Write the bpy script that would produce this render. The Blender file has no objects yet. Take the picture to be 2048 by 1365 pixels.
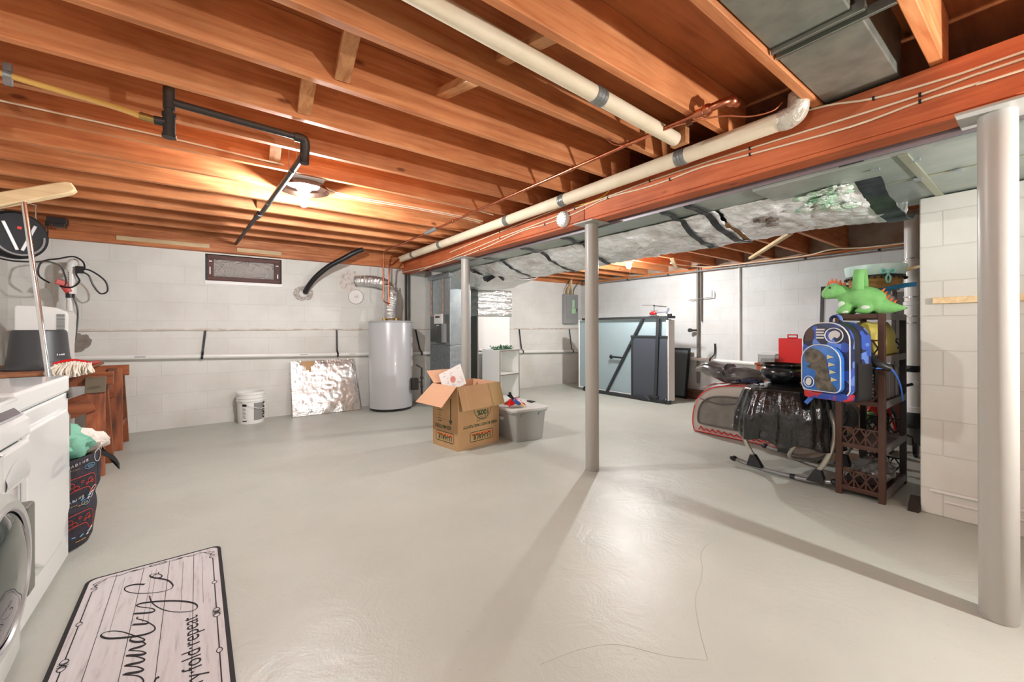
import bpy, math, random
from mathutils import Vector, Matrix, noise

RND = random.Random(11)
SC = bpy.context.scene
COL = SC.collection
V = Vector

# ------------------------------------------------------------------ camera
F_PX, CX, V0 = 817.0, 1024.0, 657.0
CAM = V((0.0, 0.0, 1.10))
YAW = math.radians(36.7)          # from +Y (room depth) towards +X (along the joists)
ROLL = 0.003
FWD = V((math.sin(YAW), math.cos(YAW), 0))
_R0 = V((math.cos(YAW), -math.sin(YAW), 0))
RIGHT = (_R0 * math.cos(ROLL) - V((0, 0, 1)) * math.sin(ROLL)).normalized()
UP = (V((0, 0, 1)) * math.cos(ROLL) + _R0 * math.sin(ROLL)).normalized()

def ray(u, v):
    return FWD + RIGHT * ((u - CX) / F_PX) + UP * ((V0 - v) / F_PX)
def onz(u, v, z):
    d = ray(u, v); return CAM + d * ((z - CAM.z) / d.z)
def onx(u, v, x):
    d = ray(u, v); return CAM + d * ((x - CAM.x) / d.x)
def ony(u, v, y):
    d = ray(u, v); return CAM + d * ((y - CAM.y) / d.y)

cam_data = bpy.data.cameras.new('camera')
cam_data.sensor_fit = 'HORIZONTAL'; cam_data.sensor_width = 36
cam_data.lens = F_PX / 2048 * 36
cam_data.shift_y = -(1365 / 2 - V0) / 2048
cam_data.clip_start = 0.02
cam = bpy.data.objects.new('camera', cam_data); COL.objects.link(cam)
cam.matrix_world = Matrix(((RIGHT.x, UP.x, -FWD.x, CAM.x), (RIGHT.y, UP.y, -FWD.y, CAM.y),
                           (RIGHT.z, UP.z, -FWD.z, CAM.z), (0, 0, 0, 1)))
SC.camera = cam

# ------------------------------------------------------------------ mesh builder
WM = {}      # object name -> world matrix of things and parts

class MB:
    def __init__(s):
        s.v = []; s.f = []; s.m = []; s.mi = 0; s.s = []
    def add(s, vs, fs, smooth=False):
        o = len(s.v)
        s.v += [tuple(p) for p in vs]
        for f in fs:
            s.f.append(tuple(i + o for i in f)); s.m.append(s.mi); s.s.append(smooth)
        return s
    def mat(s, i):
        s.mi = i; return s
    def box(s, x0, y0, z0, x1, y1, z1):
        x0, x1 = min(x0, x1), max(x0, x1); y0, y1 = min(y0, y1), max(y0, y1); z0, z1 = min(z0, z1), max(z0, z1)
        vs = [(x0, y0, z0), (x1, y0, z0), (x1, y1, z0), (x0, y1, z0), (x0, y0, z1), (x1, y0, z1), (x1, y1, z1), (x0, y1, z1)]
        return s.add(vs, [(0, 3, 2, 1), (4, 5, 6, 7), (0, 1, 5, 4), (1, 2, 6, 5), (2, 3, 7, 6), (3, 0, 4, 7)])
    def hexa(s, p):   # eight corners: bottom ring 0-3 and top ring 4-7
        return s.add(p, [(0, 3, 2, 1), (4, 5, 6, 7), (0, 1, 5, 4), (1, 2, 6, 5), (2, 3, 7, 6), (3, 0, 4, 7)])
    def bar(s, p0, p1, w, h, up=(0, 0, 1)):   # box along p0-p1; h is measured along 'up'
        p0, p1 = V(p0), V(p1); d = (p1 - p0).normalized()
        side = d.cross(V(up)); side = side.normalized() if side.length > 1e-6 else V((1, 0, 0))
        u = side.cross(d).normalized()
        a, b = side * w / 2, u * h / 2
        return s.hexa([p0 - a - b, p0 + a - b, p1 + a - b, p1 - a - b, p0 - a + b, p0 + a + b, p1 + a + b, p1 - a + b])
    def tube(s, pts, r, n=10, closed=False, cap=True):
        pts = [V(p) for p in pts]; N = len(pts)
        rs = r if isinstance(r, (list, tuple)) else [r] * N
        rings = []; prev = None
        for i, p in enumerate(pts):
            if closed: t = pts[(i + 1) % N] - pts[i - 1]
            else: t = pts[min(i + 1, N - 1)] - pts[max(i - 1, 0)]
            t = t.normalized() if t.length > 1e-9 else V((0, 0, 1))
            if prev is None:
                a = V((0, 0, 1)) if abs(t.z) < .9 else V((1, 0, 0))
                x = t.cross(a).normalized()
            else:
                x = prev - t * prev.dot(t)
                x = x.normalized() if x.length > 1e-6 else t.cross(V((0, 0, 1))).normalized()
            prev = x; y = t.cross(x)
            rings.append([p + (x * math.cos(2 * math.pi * k / n) + y * math.sin(2 * math.pi * k / n)) * rs[i] for k in range(n)])
        vs = [q for ring in rings for q in ring]; fs = []
        for i in range(N if closed else N - 1):
            j = (i + 1) % N
            for k in range(n):
                fs.append((i * n + k, i * n + (k + 1) % n, j * n + (k + 1) % n, j * n + k))
        if cap and not closed:
            fs.append(tuple(range(n - 1, -1, -1))); fs.append(tuple((N - 1) * n + k for k in range(n)))
        return s.add(vs, fs, True)
    def lathe(s, prof, c=(0, 0, 0), n=28, M=None, caps=True):   # prof: (r, z)
        c = V(c); M = M or Matrix.Identity(3)
        vs = []; fs = []
        for r, z in prof:
            for k in range(n):
                a = 2 * math.pi * k / n
                vs.append(c + M @ V((r * math.cos(a), r * math.sin(a), z)))
        for i in range(len(prof) - 1):
            for k in range(n):
                fs.append((i * n + k, i * n + (k + 1) % n, (i + 1) * n + (k + 1) % n, (i + 1) * n + k))
        if caps:
            if prof[0][0] > 1e-5: fs.append(tuple(range(n - 1, -1, -1)))
            if prof[-1][0] > 1e-5: fs.append(tuple((len(prof) - 1) * n + k for k in range(n)))
        return s.add(vs, fs, True)
    def ell(s, c, r, M=None, n=18, disp=None):
        c = V(c); M = M or Matrix.Identity(3); vs = []; fs = []; m = n // 2
        for i in range(m + 1):
            th = math.pi * i / m
            for k in range(n):
                a = 2 * math.pi * k / n
                q = V((math.sin(th) * math.cos(a), math.sin(th) * math.sin(a), -math.cos(th)))
                d = 1 + (disp(q) if disp else 0)
                vs.append(c + M @ V((q.x * r[0] * d, q.y * r[1] * d, q.z * r[2] * d)))
        for i in range(m):
            for k in range(n):
                fs.append((i * n + k, i * n + (k + 1) % n, (i + 1) * n + (k + 1) % n, (i + 1) * n + k))
        return s.add(vs, fs, True)
    def grid(s, fn, nu, nv, wrap=False):
        vs = [fn(i / (nu - 1) if not wrap else i / nu, j / (nv - 1)) for i in range(nu) for j in range(nv)]; fs = []
        for i in range(nu if wrap else nu - 1):
            for j in range(nv - 1):
                a, b = i, (i + 1) % nu
                fs.append((a * nv + j, b * nv + j, b * nv + j + 1, a * nv + j + 1))
        return s.add(vs, fs, True)
    def prism(s, pts, vec):
        pts = [V(p) for p in pts]; vec = V(vec); n = len(pts)
        vs = pts + [p + vec for p in pts]
        fs = [tuple(range(n - 1, -1, -1)), tuple(range(n, 2 * n))]
        fs += [(i, (i + 1) % n, n + (i + 1) % n, n + i) for i in range(n)]
        return s.add(vs, fs)
    def ribbon(s, pts, w, nrm, th=0.0):   # a flat stroke lying in the plane of normal nrm
        pts = [V(p) for p in pts]; nrm = V(nrm); N = len(pts)
        ws = w if isinstance(w, (list, tuple)) else [w] * N
        vs = []
        for i, p in enumerate(pts):
            t = (pts[min(i + 1, N - 1)] - pts[max(i - 1, 0)])
            side = nrm.cross(t).normalized() * ws[i] / 2
            vs += [p - side, p + side]
        fs = [(2 * i, 2 * i + 2, 2 * i + 3, 2 * i + 1) for i in range(N - 1)]
        fs = [tuple(reversed(f)) for f in fs]
        if th:
            k = len(vs); vs = vs + [p - nrm * th for p in vs]
            fs += [tuple(reversed([i + k for i in f])) for f in fs]
            for i in range(N - 1):
                fs += [(2 * i, 2 * i + 2, 2 * i + 2 + k, 2 * i + k), (2 * i + 1, 2 * i + 1 + k, 2 * i + 3 + k, 2 * i + 3)]
            fs += [(0, k, k + 1, 1), (2 * N - 2, 2 * N - 1, 2 * N - 1 + k, 2 * N - 2 + k)]
        return s.add(vs, fs)
    def text(s, txt, origin, right, up, size, width=None, center=True, shear=0.0, bold=0.0):
        cu = bpy.data.curves.new('t', 'FONT'); cu.body = txt; cu.size = 1; cu.shear = shear; cu.offset = bold
        cu.resolution_u = 3
        ob = bpy.data.objects.new('t', cu); COL.objects.link(ob)
        dg = bpy.context.evaluated_depsgraph_get()
        me = bpy.data.meshes.new_from_object(ob.evaluated_get(dg))
        xs = [p.co.x for p in me.vertices] or [0]
        x0, x1 = min(xs), max(xs); sx = size
        if width: sx = width / max(1e-6, x1 - x0)
        off = (x0 + x1) / 2 if center else x0
        right, up, origin = V(right).normalized(), V(up).normalized(), V(origin)
        s.add([origin + right * (p.co.x - off) * sx + up * p.co.y * size for p in me.vertices],
              [tuple(p.vertices) for p in me.polygons])
        bpy.data.objects.remove(ob); bpy.data.meshes.remove(me); bpy.data.curves.remove(cu)
        return s
    def build(s, name, mats, parent=None, bevel=0, sharp=35, seg=2, mods=(), local=False, base=None):
        if not isinstance(mats, (list, tuple)): mats = [mats]
        me = bpy.data.meshes.new(name)
        ob = bpy.data.objects.new(name, me); COL.objects.link(ob)
        pts = [V(p) for p in s.v]
        if parent is not None:
            ob.parent = parent
            if not local:
                inv = WM[parent.name].inverted(); pts = [inv @ p for p in pts]
            WM[ob.name] = WM[parent.name].copy()
        else:
            if base is None:
                xs = [p.x for p in pts]; ys = [p.y for p in pts]; zs = [p.z for p in pts]
                base = V(((min(xs) + max(xs)) / 2, (min(ys) + max(ys)) / 2, min(zs)))
            base = V(base)
            pts = [p - base for p in pts]; ob.location = base
            WM[ob.name] = Matrix.Translation(base)
        me.from_pydata([tuple(p) for p in pts], [], s.f)
        for m in mats: me.materials.append(m)
        me.polygons.foreach_set('material_index', s.m)
        me.polygons.foreach_set('use_smooth', s.s)
        me.update()
        if any(s.s): me.set_sharp_from_angle(angle=math.radians(sharp))
        if bevel:
            b = ob.modifiers.new('bevel', 'BEVEL'); b.width = bevel; b.segments = seg; b.limit_method = 'ANGLE'
            b.angle_limit = math.radians(40)
        for typ, kw in mods:
            md = ob.modifiers.new(typ.lower(), typ)
            for k, val in kw.items(): setattr(md, k, val)
        return ob

def tag(o, label, cat, group=None, kind=None):
    o['label'] = label; o['category'] = cat
    if group: o['group'] = group
    if kind: o['kind'] = kind
    return o
def thing(name, label, cat, loc=(0, 0, 0), rotz=0.0, group=None):
    o = bpy.data.objects.new(name, None); COL.objects.link(o)
    o.empty_display_size = .1
    o.location = loc; o.rotation_euler = (0, 0, rotz)
    WM[o.name] = Matrix.Translation(V(loc)) @ Matrix.Rotation(rotz, 4, 'Z')
    return tag(o, label, cat, group)
def struct(name, mb, m, **kw):
    o = mb.build(name, m, **kw); o['kind'] = 'structure'; return o
def rot(axis, deg): return Matrix.Rotation(math.radians(deg), 3, axis)
def axis_to(d):     # matrix turning +Z to direction d
    return V((0, 0, 1)).rotation_difference(V(d).normalized()).to_matrix()
def nz(x, y=0.0, z=0.0): return noise.noise(V((x, y, z)))
def spline(pts, k=6, closed=False):
    pts = [V(p) for p in pts]; n = len(pts); out = []
    rng = range(n if closed else n - 1)
    for i in rng:
        if closed: a, b, c, d = pts[i - 1], pts[i], pts[(i + 1) % n], pts[(i + 2) % n]
        else: a, b, c, d = pts[max(i - 1, 0)], pts[i], pts[i + 1], pts[min(i + 2, n - 1)]
        for j in range(k):
            t = j / k
            out.append(.5 * ((2 * b) + (c - a) * t + (2 * a - 5 * b + 4 * c - d) * t * t + (3 * b - a - 3 * c + d) * t ** 3))
    if not closed: out.append(pts[-1])
    return out

# ------------------------------------------------------------------ materials
def S(r, g, b):
    f = lambda c: (c / 255 / 12.92) if c / 255 <= .04045 else ((c / 255 + .055) / 1.055) ** 2.4
    return (f(r), f(g), f(b), 1)
def _nodes(name):
    m = bpy.data.materials.new(name); m.use_nodes = True
    nt = m.node_tree; b = nt.nodes['Principled BSDF']
    return m, nt, b
def _bump(nt, b, height, strength, dist=.01):
    n = nt.nodes.new('ShaderNodeBump'); n.inputs['Strength'].default_value = strength; n.inputs['Distance'].default_value = dist
    nt.links.new(height, n.inputs['Height']); nt.links.new(n.outputs[0], b.inputs['Normal']); return n
def _noise(nt, vec, scale, detail=4, rough=.55, dist=0):
    n = nt.nodes.new('ShaderNodeTexNoise'); n.inputs['Scale'].default_value = scale
    n.inputs['Detail'].default_value = detail; n.inputs['Roughness'].default_value = rough; n.inputs['Distortion'].default_value = dist
    nt.links.new(vec, n.inputs['Vector']); return n
def _ramp(nt, fac, stops):
    n = nt.nodes.new('ShaderNodeValToRGB'); e = n.color_ramp.elements
    e[0].position, e[0].color = stops[0]; e[1].position, e[1].color = stops[-1]
    for p, c in stops[1:-1]:
        x = e.new(p); x.color = c
    nt.links.new(fac, n.inputs[0]); return n
def _coord(nt, scale=(1, 1, 1), kind='Object'):
    t = nt.nodes.new('ShaderNodeTexCoord'); mp = nt.nodes.new('ShaderNodeMapping'); mp.inputs['Scale'].default_value = scale
    nt.links.new(t.outputs[kind], mp.inputs[0]); return mp.outputs[0]
def M(name, col, rough=.5, metal=0.0, col2=None, vscale=6, bump=0.0, bscale=60, stretch=(1, 1, 1), coat=0.0, trans=0.0,
      alpha=1.0, spec=.5, lo=.35, hi=.65, bdist=.01):
    m, nt, b = _nodes(name)
    b.inputs['Base Color'].default_value = col; b.inputs['Roughness'].default_value = rough
    b.inputs['Metallic'].default_value = metal; b.inputs['Coat Weight'].default_value = coat
    b.inputs['Transmission Weight'].default_value = trans; b.inputs['Alpha'].default_value = alpha
    b.inputs['Specular IOR Level'].default_value = spec
    if col2 or bump:
        c = _coord(nt, stretch)
    if col2:
        r = _ramp(nt, _noise(nt, c, vscale).outputs[0], [(lo, col), (hi, col2)])
        nt.links.new(r.outputs[0], b.inputs['Base Color'])
    if bump:
        _bump(nt, b, _noise(nt, c, bscale).outputs[0], bump, bdist)
    return m
def wood(name, c1, c2, c3, axis='x', rough=.6, scale=1.0, knots=True):
    m, nt, b = _nodes(name)
    st = {'x': (.8, 11, 11), 'y': (11, .8, 11), 'z': (11, 11, .8)}[axis]
    oi = nt.nodes.new('ShaderNodeObjectInfo')
    tc = nt.nodes.new('ShaderNodeTexCoord')
    sh = nt.nodes.new('ShaderNodeVectorMath'); sh.operation = 'ADD'
    sv = nt.nodes.new('ShaderNodeVectorMath'); sv.operation = 'SCALE'
    sv.inputs[0].default_value = (7.3, 5.1, 3.7)
    nt.links.new(oi.outputs['Random'], sv.inputs['Scale'])
    nt.links.new(tc.outputs['Object'], sh.inputs[0]); nt.links.new(sv.outputs[0], sh.inputs[1])
    mp = nt.nodes.new('ShaderNodeMapping'); mp.inputs['Scale'].default_value = [q * scale for q in st]
    nt.links.new(sh.outputs[0], mp.inputs[0])
    n1 = _noise(nt, mp.outputs[0], 3.0, 6, .6, .6)
    r = _ramp(nt, n1.outputs[0], [(.3, c1), (.52, c2), (.72, c3)])
    mix = nt.nodes.new('ShaderNodeMixRGB'); mix.blend_type = 'MULTIPLY'; mix.inputs[0].default_value = 1
    n2 = _noise(nt, sh.outputs[0], 2.2, 3)
    r2 = _ramp(nt, n2.outputs[0], [(.3, (.72, .68, .64, 1)), (.6, (1, 1, 1, 1))])
    nt.links.new(r.outputs[0], mix.inputs[1]); nt.links.new(r2.outputs[0], mix.inputs[2])
    last = mix
    if knots:
        vo = nt.nodes.new('ShaderNodeTexVoronoi'); vo.inputs['Scale'].default_value = 3.2
        mk = nt.nodes.new('ShaderNodeMapping'); mk.inputs['Scale'].default_value = {'x': (.8, 2, 2), 'y': (2, .8, 2), 'z': (2, 2, .8)}[axis]
        nt.links.new(sh.outputs[0], mk.inputs[0]); nt.links.new(mk.outputs[0], vo.inputs['Vector'])
        rk = _ramp(nt, vo.outputs['Distance'], [(.045, (.3, .2, .15, 1)), (.10, (1, 1, 1, 1))])
        mx = nt.nodes.new('ShaderNodeMixRGB'); mx.blend_type = 'MULTIPLY'; mx.inputs[0].default_value = .85
        nt.links.new(mix.outputs[0], mx.inputs[1]); nt.links.new(rk.outputs[0], mx.inputs[2]); last = mx
    hs = nt.nodes.new('ShaderNodeHueSaturation')
    mr = nt.nodes.new('ShaderNodeMapRange'); mr.inputs['To Min'].default_value = .85; mr.inputs['To Max'].default_value = 1.15
    nt.links.new(oi.outputs['Random'], mr.inputs['Value']); nt.links.new(mr.outputs[0], hs.inputs['Value'])
    nt.links.new(last.outputs[0], hs.inputs['Color']); nt.links.new(hs.outputs[0], b.inputs['Base Color'])
    b.inputs['Roughness'].default_value = rough
    _bump(nt, b, n1.outputs[0], .25, .004)
    return m
def block(name, plane, col, mortar, z_off=0.0, u_off=0.0):
    m, nt, b = _nodes(name)
    g = nt.nodes.new('ShaderNodeNewGeometry'); sp = nt.nodes.new('ShaderNodeSeparateXYZ'); cb = nt.nodes.new('ShaderNodeCombineXYZ')
    nt.links.new(g.outputs['Position'], sp.inputs[0])
    nt.links.new(sp.outputs['X' if plane == 'y' else 'Y'], cb.inputs[0]); nt.links.new(sp.outputs['Z'], cb.inputs[1])
    mp = nt.nodes.new('ShaderNodeMapping'); mp.inputs['Location'].default_value = (u_off, z_off, 0)
    nt.links.new(cb.outputs[0], mp.inputs[0])
    nn = _noise(nt, g.outputs['Position'], 14, 3)
    wob = nt.nodes.new('ShaderNodeVectorMath'); wob.operation = 'SCALE'; wob.inputs['Scale'].default_value = .006
    ad = nt.nodes.new('ShaderNodeVectorMath'); ad.operation = 'ADD'
    nt.links.new(nn.outputs['Color'], wob.inputs[0]); nt.links.new(mp.outputs[0], ad.inputs[0]); nt.links.new(wob.outputs[0], ad.inputs[1])
    br = nt.nodes.new('ShaderNodeTexBrick'); br.inputs['Scale'].default_value = 1
    br.inputs['Brick Width'].default_value = .406; br.inputs['Row Height'].default_value = .203
    br.inputs['Mortar Size'].default_value = .0045; br.inputs['Mortar Smooth'].default_value = .5; br.offset = .5
    br.inputs['Color1'].default_value = col; br.inputs['Color2'].default_value = [c * .97 for c in col[:3]] + [1]
    br.inputs['Mortar'].default_value = mortar
    nt.links.new(ad.outputs[0], br.inputs['Vector'])
    n2 = _noise(nt, g.outputs['Position'], 3, 5)
    r2 = _ramp(nt, n2.outputs[0], [(.3, (.9, .89, .87, 1)), (.6, (1, 1, 1, 1))])
    mix = nt.nodes.new('ShaderNodeMixRGB'); mix.blend_type = 'MULTIPLY'; mix.inputs[0].default_value = 1
    nt.links.new(br.outputs['Color'], mix.inputs[1]); nt.links.new(r2.outputs[0], mix.inputs[2])
    nt.links.new(mix.outputs[0], b.inputs['Base Color']); b.inputs['Roughness'].default_value = .55
    inv = nt.nodes.new('ShaderNodeMath'); inv.operation = 'SUBTRACT'; inv.inputs[0].default_value = 1
    nt.links.new(br.outputs['Fac'], inv.inputs[1])
    n3 = _noise(nt, g.outputs['Position'], 90, 4)
    mu = nt.nodes.new('ShaderNodeMath'); mu.operation = 'MULTIPLY_ADD'; mu.inputs[1].default_value = .25
    nt.links.new(n3.outputs[0], mu.inputs[0]); nt.links.new(inv.outputs[0], mu.inputs[2])
    _bump(nt, b, mu.outputs[0], .34, .006)
    return m
def foil(name, col=(.86, .86, .86, 1), rough=.22, scale=14, strength=.8, dirt=None, metal=1.0):
    m, nt, b = _nodes(name)
    c = _coord(nt)
    vo = nt.nodes.new('ShaderNodeTexVoronoi'); vo.inputs['Scale'].default_value = scale
    n = _noise(nt, c, 4, 3); mxv = nt.nodes.new('ShaderNodeVectorMath'); mxv.operation = 'MULTIPLY_ADD'
    mxv.inputs[1].default_value = (.35, .35, .35)
    nt.links.new(n.outputs['Color'], mxv.inputs[0]); nt.links.new(c, mxv.inputs[2])
    nt.links.new(mxv.outputs[0], vo.inputs['Vector'])
    n2 = _noise(nt, c, scale * 2.2, 5, .65)
    ad = nt.nodes.new('ShaderNodeMath'); ad.operation = 'ADD'
    nt.links.new(vo.outputs['Distance'], ad.inputs[0]); nt.links.new(n2.outputs[0], ad.inputs[1])
    _bump(nt, b, ad.outputs[0], strength, .02)
    b.inputs['Metallic'].default_value = metal; b.inputs['Roughness'].default_value = rough; b.inputs['Base Color'].default_value = col
    if dirt:
        r = _ramp(nt, _noise(nt, c, 5, 5, .6).outputs[0], [(.45, col), (.72, dirt)])
        nt.links.new(r.outputs[0], b.inputs['Base Color'])
    return m
def emit(name, col, strength):
    m, nt, b = _nodes(name)
    b.inputs['Emission Color'].default_value = col; b.inputs['Emission Strength'].default_value = strength
    b.inputs['Base Color'].default_value = (1, 1, 1, 1); return m

W1, W2, W3 = S(192, 113, 64), S(216, 140, 88), S(229, 161, 110)
m_joist = wood('joist_wood', W1, W2, W3, 'x')
m_beam = wood('beam_wood', S(178, 88, 48), S(198, 104, 60), S(208, 120, 76), 'y')
m_bridge = wood('bridging_wood', S(176, 112, 66), S(206, 146, 96), S(216, 160, 112), 'y')
m_sub = wood('subfloor_wood', S(150, 84, 44), S(180, 106, 58), S(192, 120, 70), 'x', scale=.6)
m_sill = wood('sill_wood', S(176, 96, 50), S(204, 124, 72), S(222, 160, 108), 'x')
m_sill_y = wood('sill_wood_side', S(160, 96, 50), S(194, 124, 72), S(206, 140, 90), 'y')
m_saw = wood('sawhorse_wood', S(78, 48, 30), S(146, 80, 46), S(164, 98, 60), 'z', scale=.5)
m_sawx = wood('sawhorse_wood_long', S(92, 52, 30), S(150, 82, 46), S(166, 100, 62), 'x', scale=.5)
m_board = wood('worktop_wood', S(150, 96, 62), S(178, 118, 80), S(190, 130, 92), 'y', scale=.5)
m_cab = wood('cabinet_wood', S(120, 58, 26), S(150, 76, 38), S(164, 90, 48), 'z', scale=.5, knots=False)
m_pine = wood('pine_wood', S(208, 178, 132), S(226, 198, 154), S(232, 208, 168), 'x', knots=False)
WALLC = S(221, 220, 214)
m_wall_y = block('block_wall_back', 'y', WALLC, S(214, 214, 210), .02)
m_wall_x = block('block_wall_side', 'x', WALLC, S(214, 214, 210), .02)
m_wall_r = block('block_wall_right', 'x', S(214, 217, 216), S(206, 209, 208), .02)  # greyer copy of the wall paint, toned down against the far bulb's glare
m_pier = block('block_wall_partition', 'x', S(221, 220, 212), S(206, 204, 195), .05, .20)
m_column = M('column_paint', S(178, 175, 168), .38, bump=.06, bscale=25)
m_white = M('white_paint', S(232, 230, 226), .4, bump=.03, bscale=40)
m_wpl = M('white_plastic', S(236, 236, 232), .3)
m_appl = M('appliance_enamel', S(232, 234, 232), .12, coat=.5)
m_pvc = M('pvc', S(232, 231, 226), .3)
m_insul = M('pipe_jacket', S(222, 206, 176), .6, col2=S(232, 218, 192), vscale=5, bump=.12, bscale=18)
m_tape = M('grey_tape', S(126, 128, 124), .35, .3, bump=.2, bscale=70)
m_copper = M('copper', S(206, 132, 100), .3, 1, col2=S(180, 104, 74), vscale=12)
m_iron = M('black_iron', S(58, 54, 50), .45, .4, bump=.15, bscale=120)
m_black = M('black_plastic', S(28, 28, 30), .4)
m_blackg = M('black_gloss', S(26, 26, 28), .22, coat=.3)
m_grey = M('grey_plastic', S(120, 122, 124), .45)
m_lgrey = M('tote_grey', S(160, 162, 158), .4, bump=.05, bscale=60)
m_tlid = M('tote_lid', S(206, 206, 202), .4)
m_steel = M('galvanised', S(176, 184, 188), .35, .6, col2=S(150, 160, 164), vscale=22, bump=.06, bscale=30)
m_steel_d = M('galvanised_dull', S(132, 136, 126), .45, .6, col2=S(154, 156, 144), vscale=10, bump=.12, bscale=14)
m_duct = M('duct_green', S(156, 166, 158), .42, .55, col2=S(172, 180, 172), vscale=6, bump=.08, bscale=12)
m_chrome = M('chrome', S(220, 220, 220), .12, 1)
m_heater = M('heater_enamel', S(182, 184, 186), .3, coat=.2)
m_foil = foil('foil_blanket', S(246, 247, 246), .3, 11, .85, S(206, 200, 194), .5)
m_foil2 = foil('foil_sheet', S(224, 224, 222), .3, 7, .22, None, .9)
m_foil3 = foil('foil_window', S(232, 228, 224), .25, 30, 1.0, None, .6)
m_foil4 = foil('foil_tape', S(222, 222, 220), .3, 16, .55, None, .85)
m_strap = M('dark_tape', S(44, 46, 48), .35, .5, bump=.15, bscale=40)
m_brass = M('brass', S(170, 140, 80), .35, .9)
m_gas = M('yellow_tube', S(226, 178, 92), .45)
m_cable = M('cable_white', S(236, 218, 190), .45)
m_cabley = M('cable_yellow', S(226, 170, 60), .45)
m_card = M('cardboard', S(190, 152, 108), .7, col2=S(180, 141, 98), vscale=4, bump=.05, bscale=90)
m_cardin = M('cardboard_inside', S(206, 160, 126), .7)
m_print = M('print_green', S(40, 72, 42), .7)
m_orange = M('print_orange', S(220, 110, 52), .7)
m_ptape = M('tan_tape', S(196, 166, 118), .35)
m_rubber = M('rubber', S(22, 22, 22), .6)
m_paper = M('paper', S(238, 234, 230), .6)
m_ink = M('ink', S(24, 22, 24), .7)
m_red = M('red_plastic', S(206, 26, 24), .3)
m_redp = M('red_piping', S(214, 50, 44), .45)
m_brown = M('brown_plastic', S(74, 46, 34), .42)
m_brownd = M('dark_brown_plastic', S(44, 34, 32), .42)
m_gborard = M('table_top', S(150, 168, 172), .5)
m_dkpanel = M('table_panel', S(66, 71, 80), .55, bump=.05, bscale=30)
m_frame = M('table_frame', S(52, 56, 58), .4, .2)
m_dino = M('plush_green', S(128, 196, 112), .9, col2=S(146, 210, 130), vscale=8, bump=.4, bscale=160)
m_dinow = M('plush_white', S(224, 236, 216), .9, bump=.4, bscale=160)
m_dinoo = M('felt_orange', S(232, 112, 46), .85, bump=.3, bscale=120)
m_teal = M('teal_fabric', S(140, 206, 196), .8, col2=S(160, 216, 206), vscale=20, bump=.2, bscale=120)
m_tealw = M('white_teal_fabric', S(224, 236, 232), .8, col2=S(190, 224, 216), vscale=9)
m_straw = M('straw', S(186, 142, 84), .8, col2=S(150, 104, 56), vscale=10, stretch=(1, 1, 8), bump=.5, bscale=30)
m_blue = M('blue_strap', S(62, 110, 200), .6)
m_yellow = M('yellow_bag', S(224, 208, 104), .5, bump=.3, bscale=14)
m_trash = M('bin_liner', S(13, 13, 14), .2, bump=.8, bscale=22, coat=.5)
m_tarp = M('tarp', S(66, 62, 62), .3, col2=S(128, 122, 120), vscale=5, bump=.5, bscale=14)
m_clearbag = M('clear_plastic', S(236, 238, 238), .08, trans=.85, bump=.35, bscale=20)
m_meshgrey = M('grey_mesh', S(112, 104, 98), .75, col2=S(132, 124, 116), vscale=9, bump=.3, bscale=200)
m_beige = M('beige_fabric', S(198, 186, 176), .55, bump=.15, bscale=20)
m_tube = M('swing_tube', S(196, 192, 180), .25, .35)
m_green = M('green_fabric', S(126, 184, 160), .85, col2=S(88, 150, 128), vscale=7, bump=.4, bscale=40)
m_towel = M('towel', S(228, 218, 208), .95, bump=.6, bscale=120)
m_hamper = M('hamper_fabric', S(50, 46, 56), .75, bump=.15, bscale=90)
m_redink = M('red_ink', S(206, 62, 44), .7)
m_blueink = M('blue_ink', S(104, 158, 186), .7)
m_whiteink = M('white_ink', S(222, 220, 216), .7)
m_goldink = M('gold_ink', S(160, 124, 70), .7)
m_blueb = M('dark_blue_plastic', S(36, 44, 88), .35)
m_tub = M('tub_plastic', S(64, 66, 68), .42)
m_string = M('mop_string', S(236, 230, 218), .95, col2=S(216, 204, 184), vscale=20)
m_glass = M('door_glass', S(36, 50, 46), .06, coat=.6)
m_dgrey = M('dark_grey', S(92, 94, 90), .4)
m_panelg = M('panel_grey', S(148, 150, 150), .45)
m_sticker = M('sticker_green', S(166, 210, 164), .6)
m_pink = M('pink_flakes', S(214, 176, 158), .8, col2=S(150, 140, 132), vscale=30, bump=.4, bscale=60)
m_silver = M('silver_plastic', S(178, 178, 180), .35, .4)
m_leaf = M('green_leaf', S(52, 128, 62), .6, col2=S(30, 84, 44), vscale=20)
m_bulb = emit('bulb_glow', (.97, .985, 1, 1), 1800)
m_bulb_far = emit('bulb_glow_far', (.98, .995, 1, 1), 2500)
m_bulb_fill = emit('bulb_glow_fill', (.97, .985, 1, 1), 420)
m_bulb_work = emit('bulb_glow_work', (1, .985, .97, 1), 3000)
# ------------------------------------------------------------------ room shell
XL, XR, YB, YN = -1.5, 6.15, 5.9, -2.5
ZW, ZJ, ZS = 1.99, 2.15, 2.383      # wall top, joist underside, subfloor underside

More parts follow.
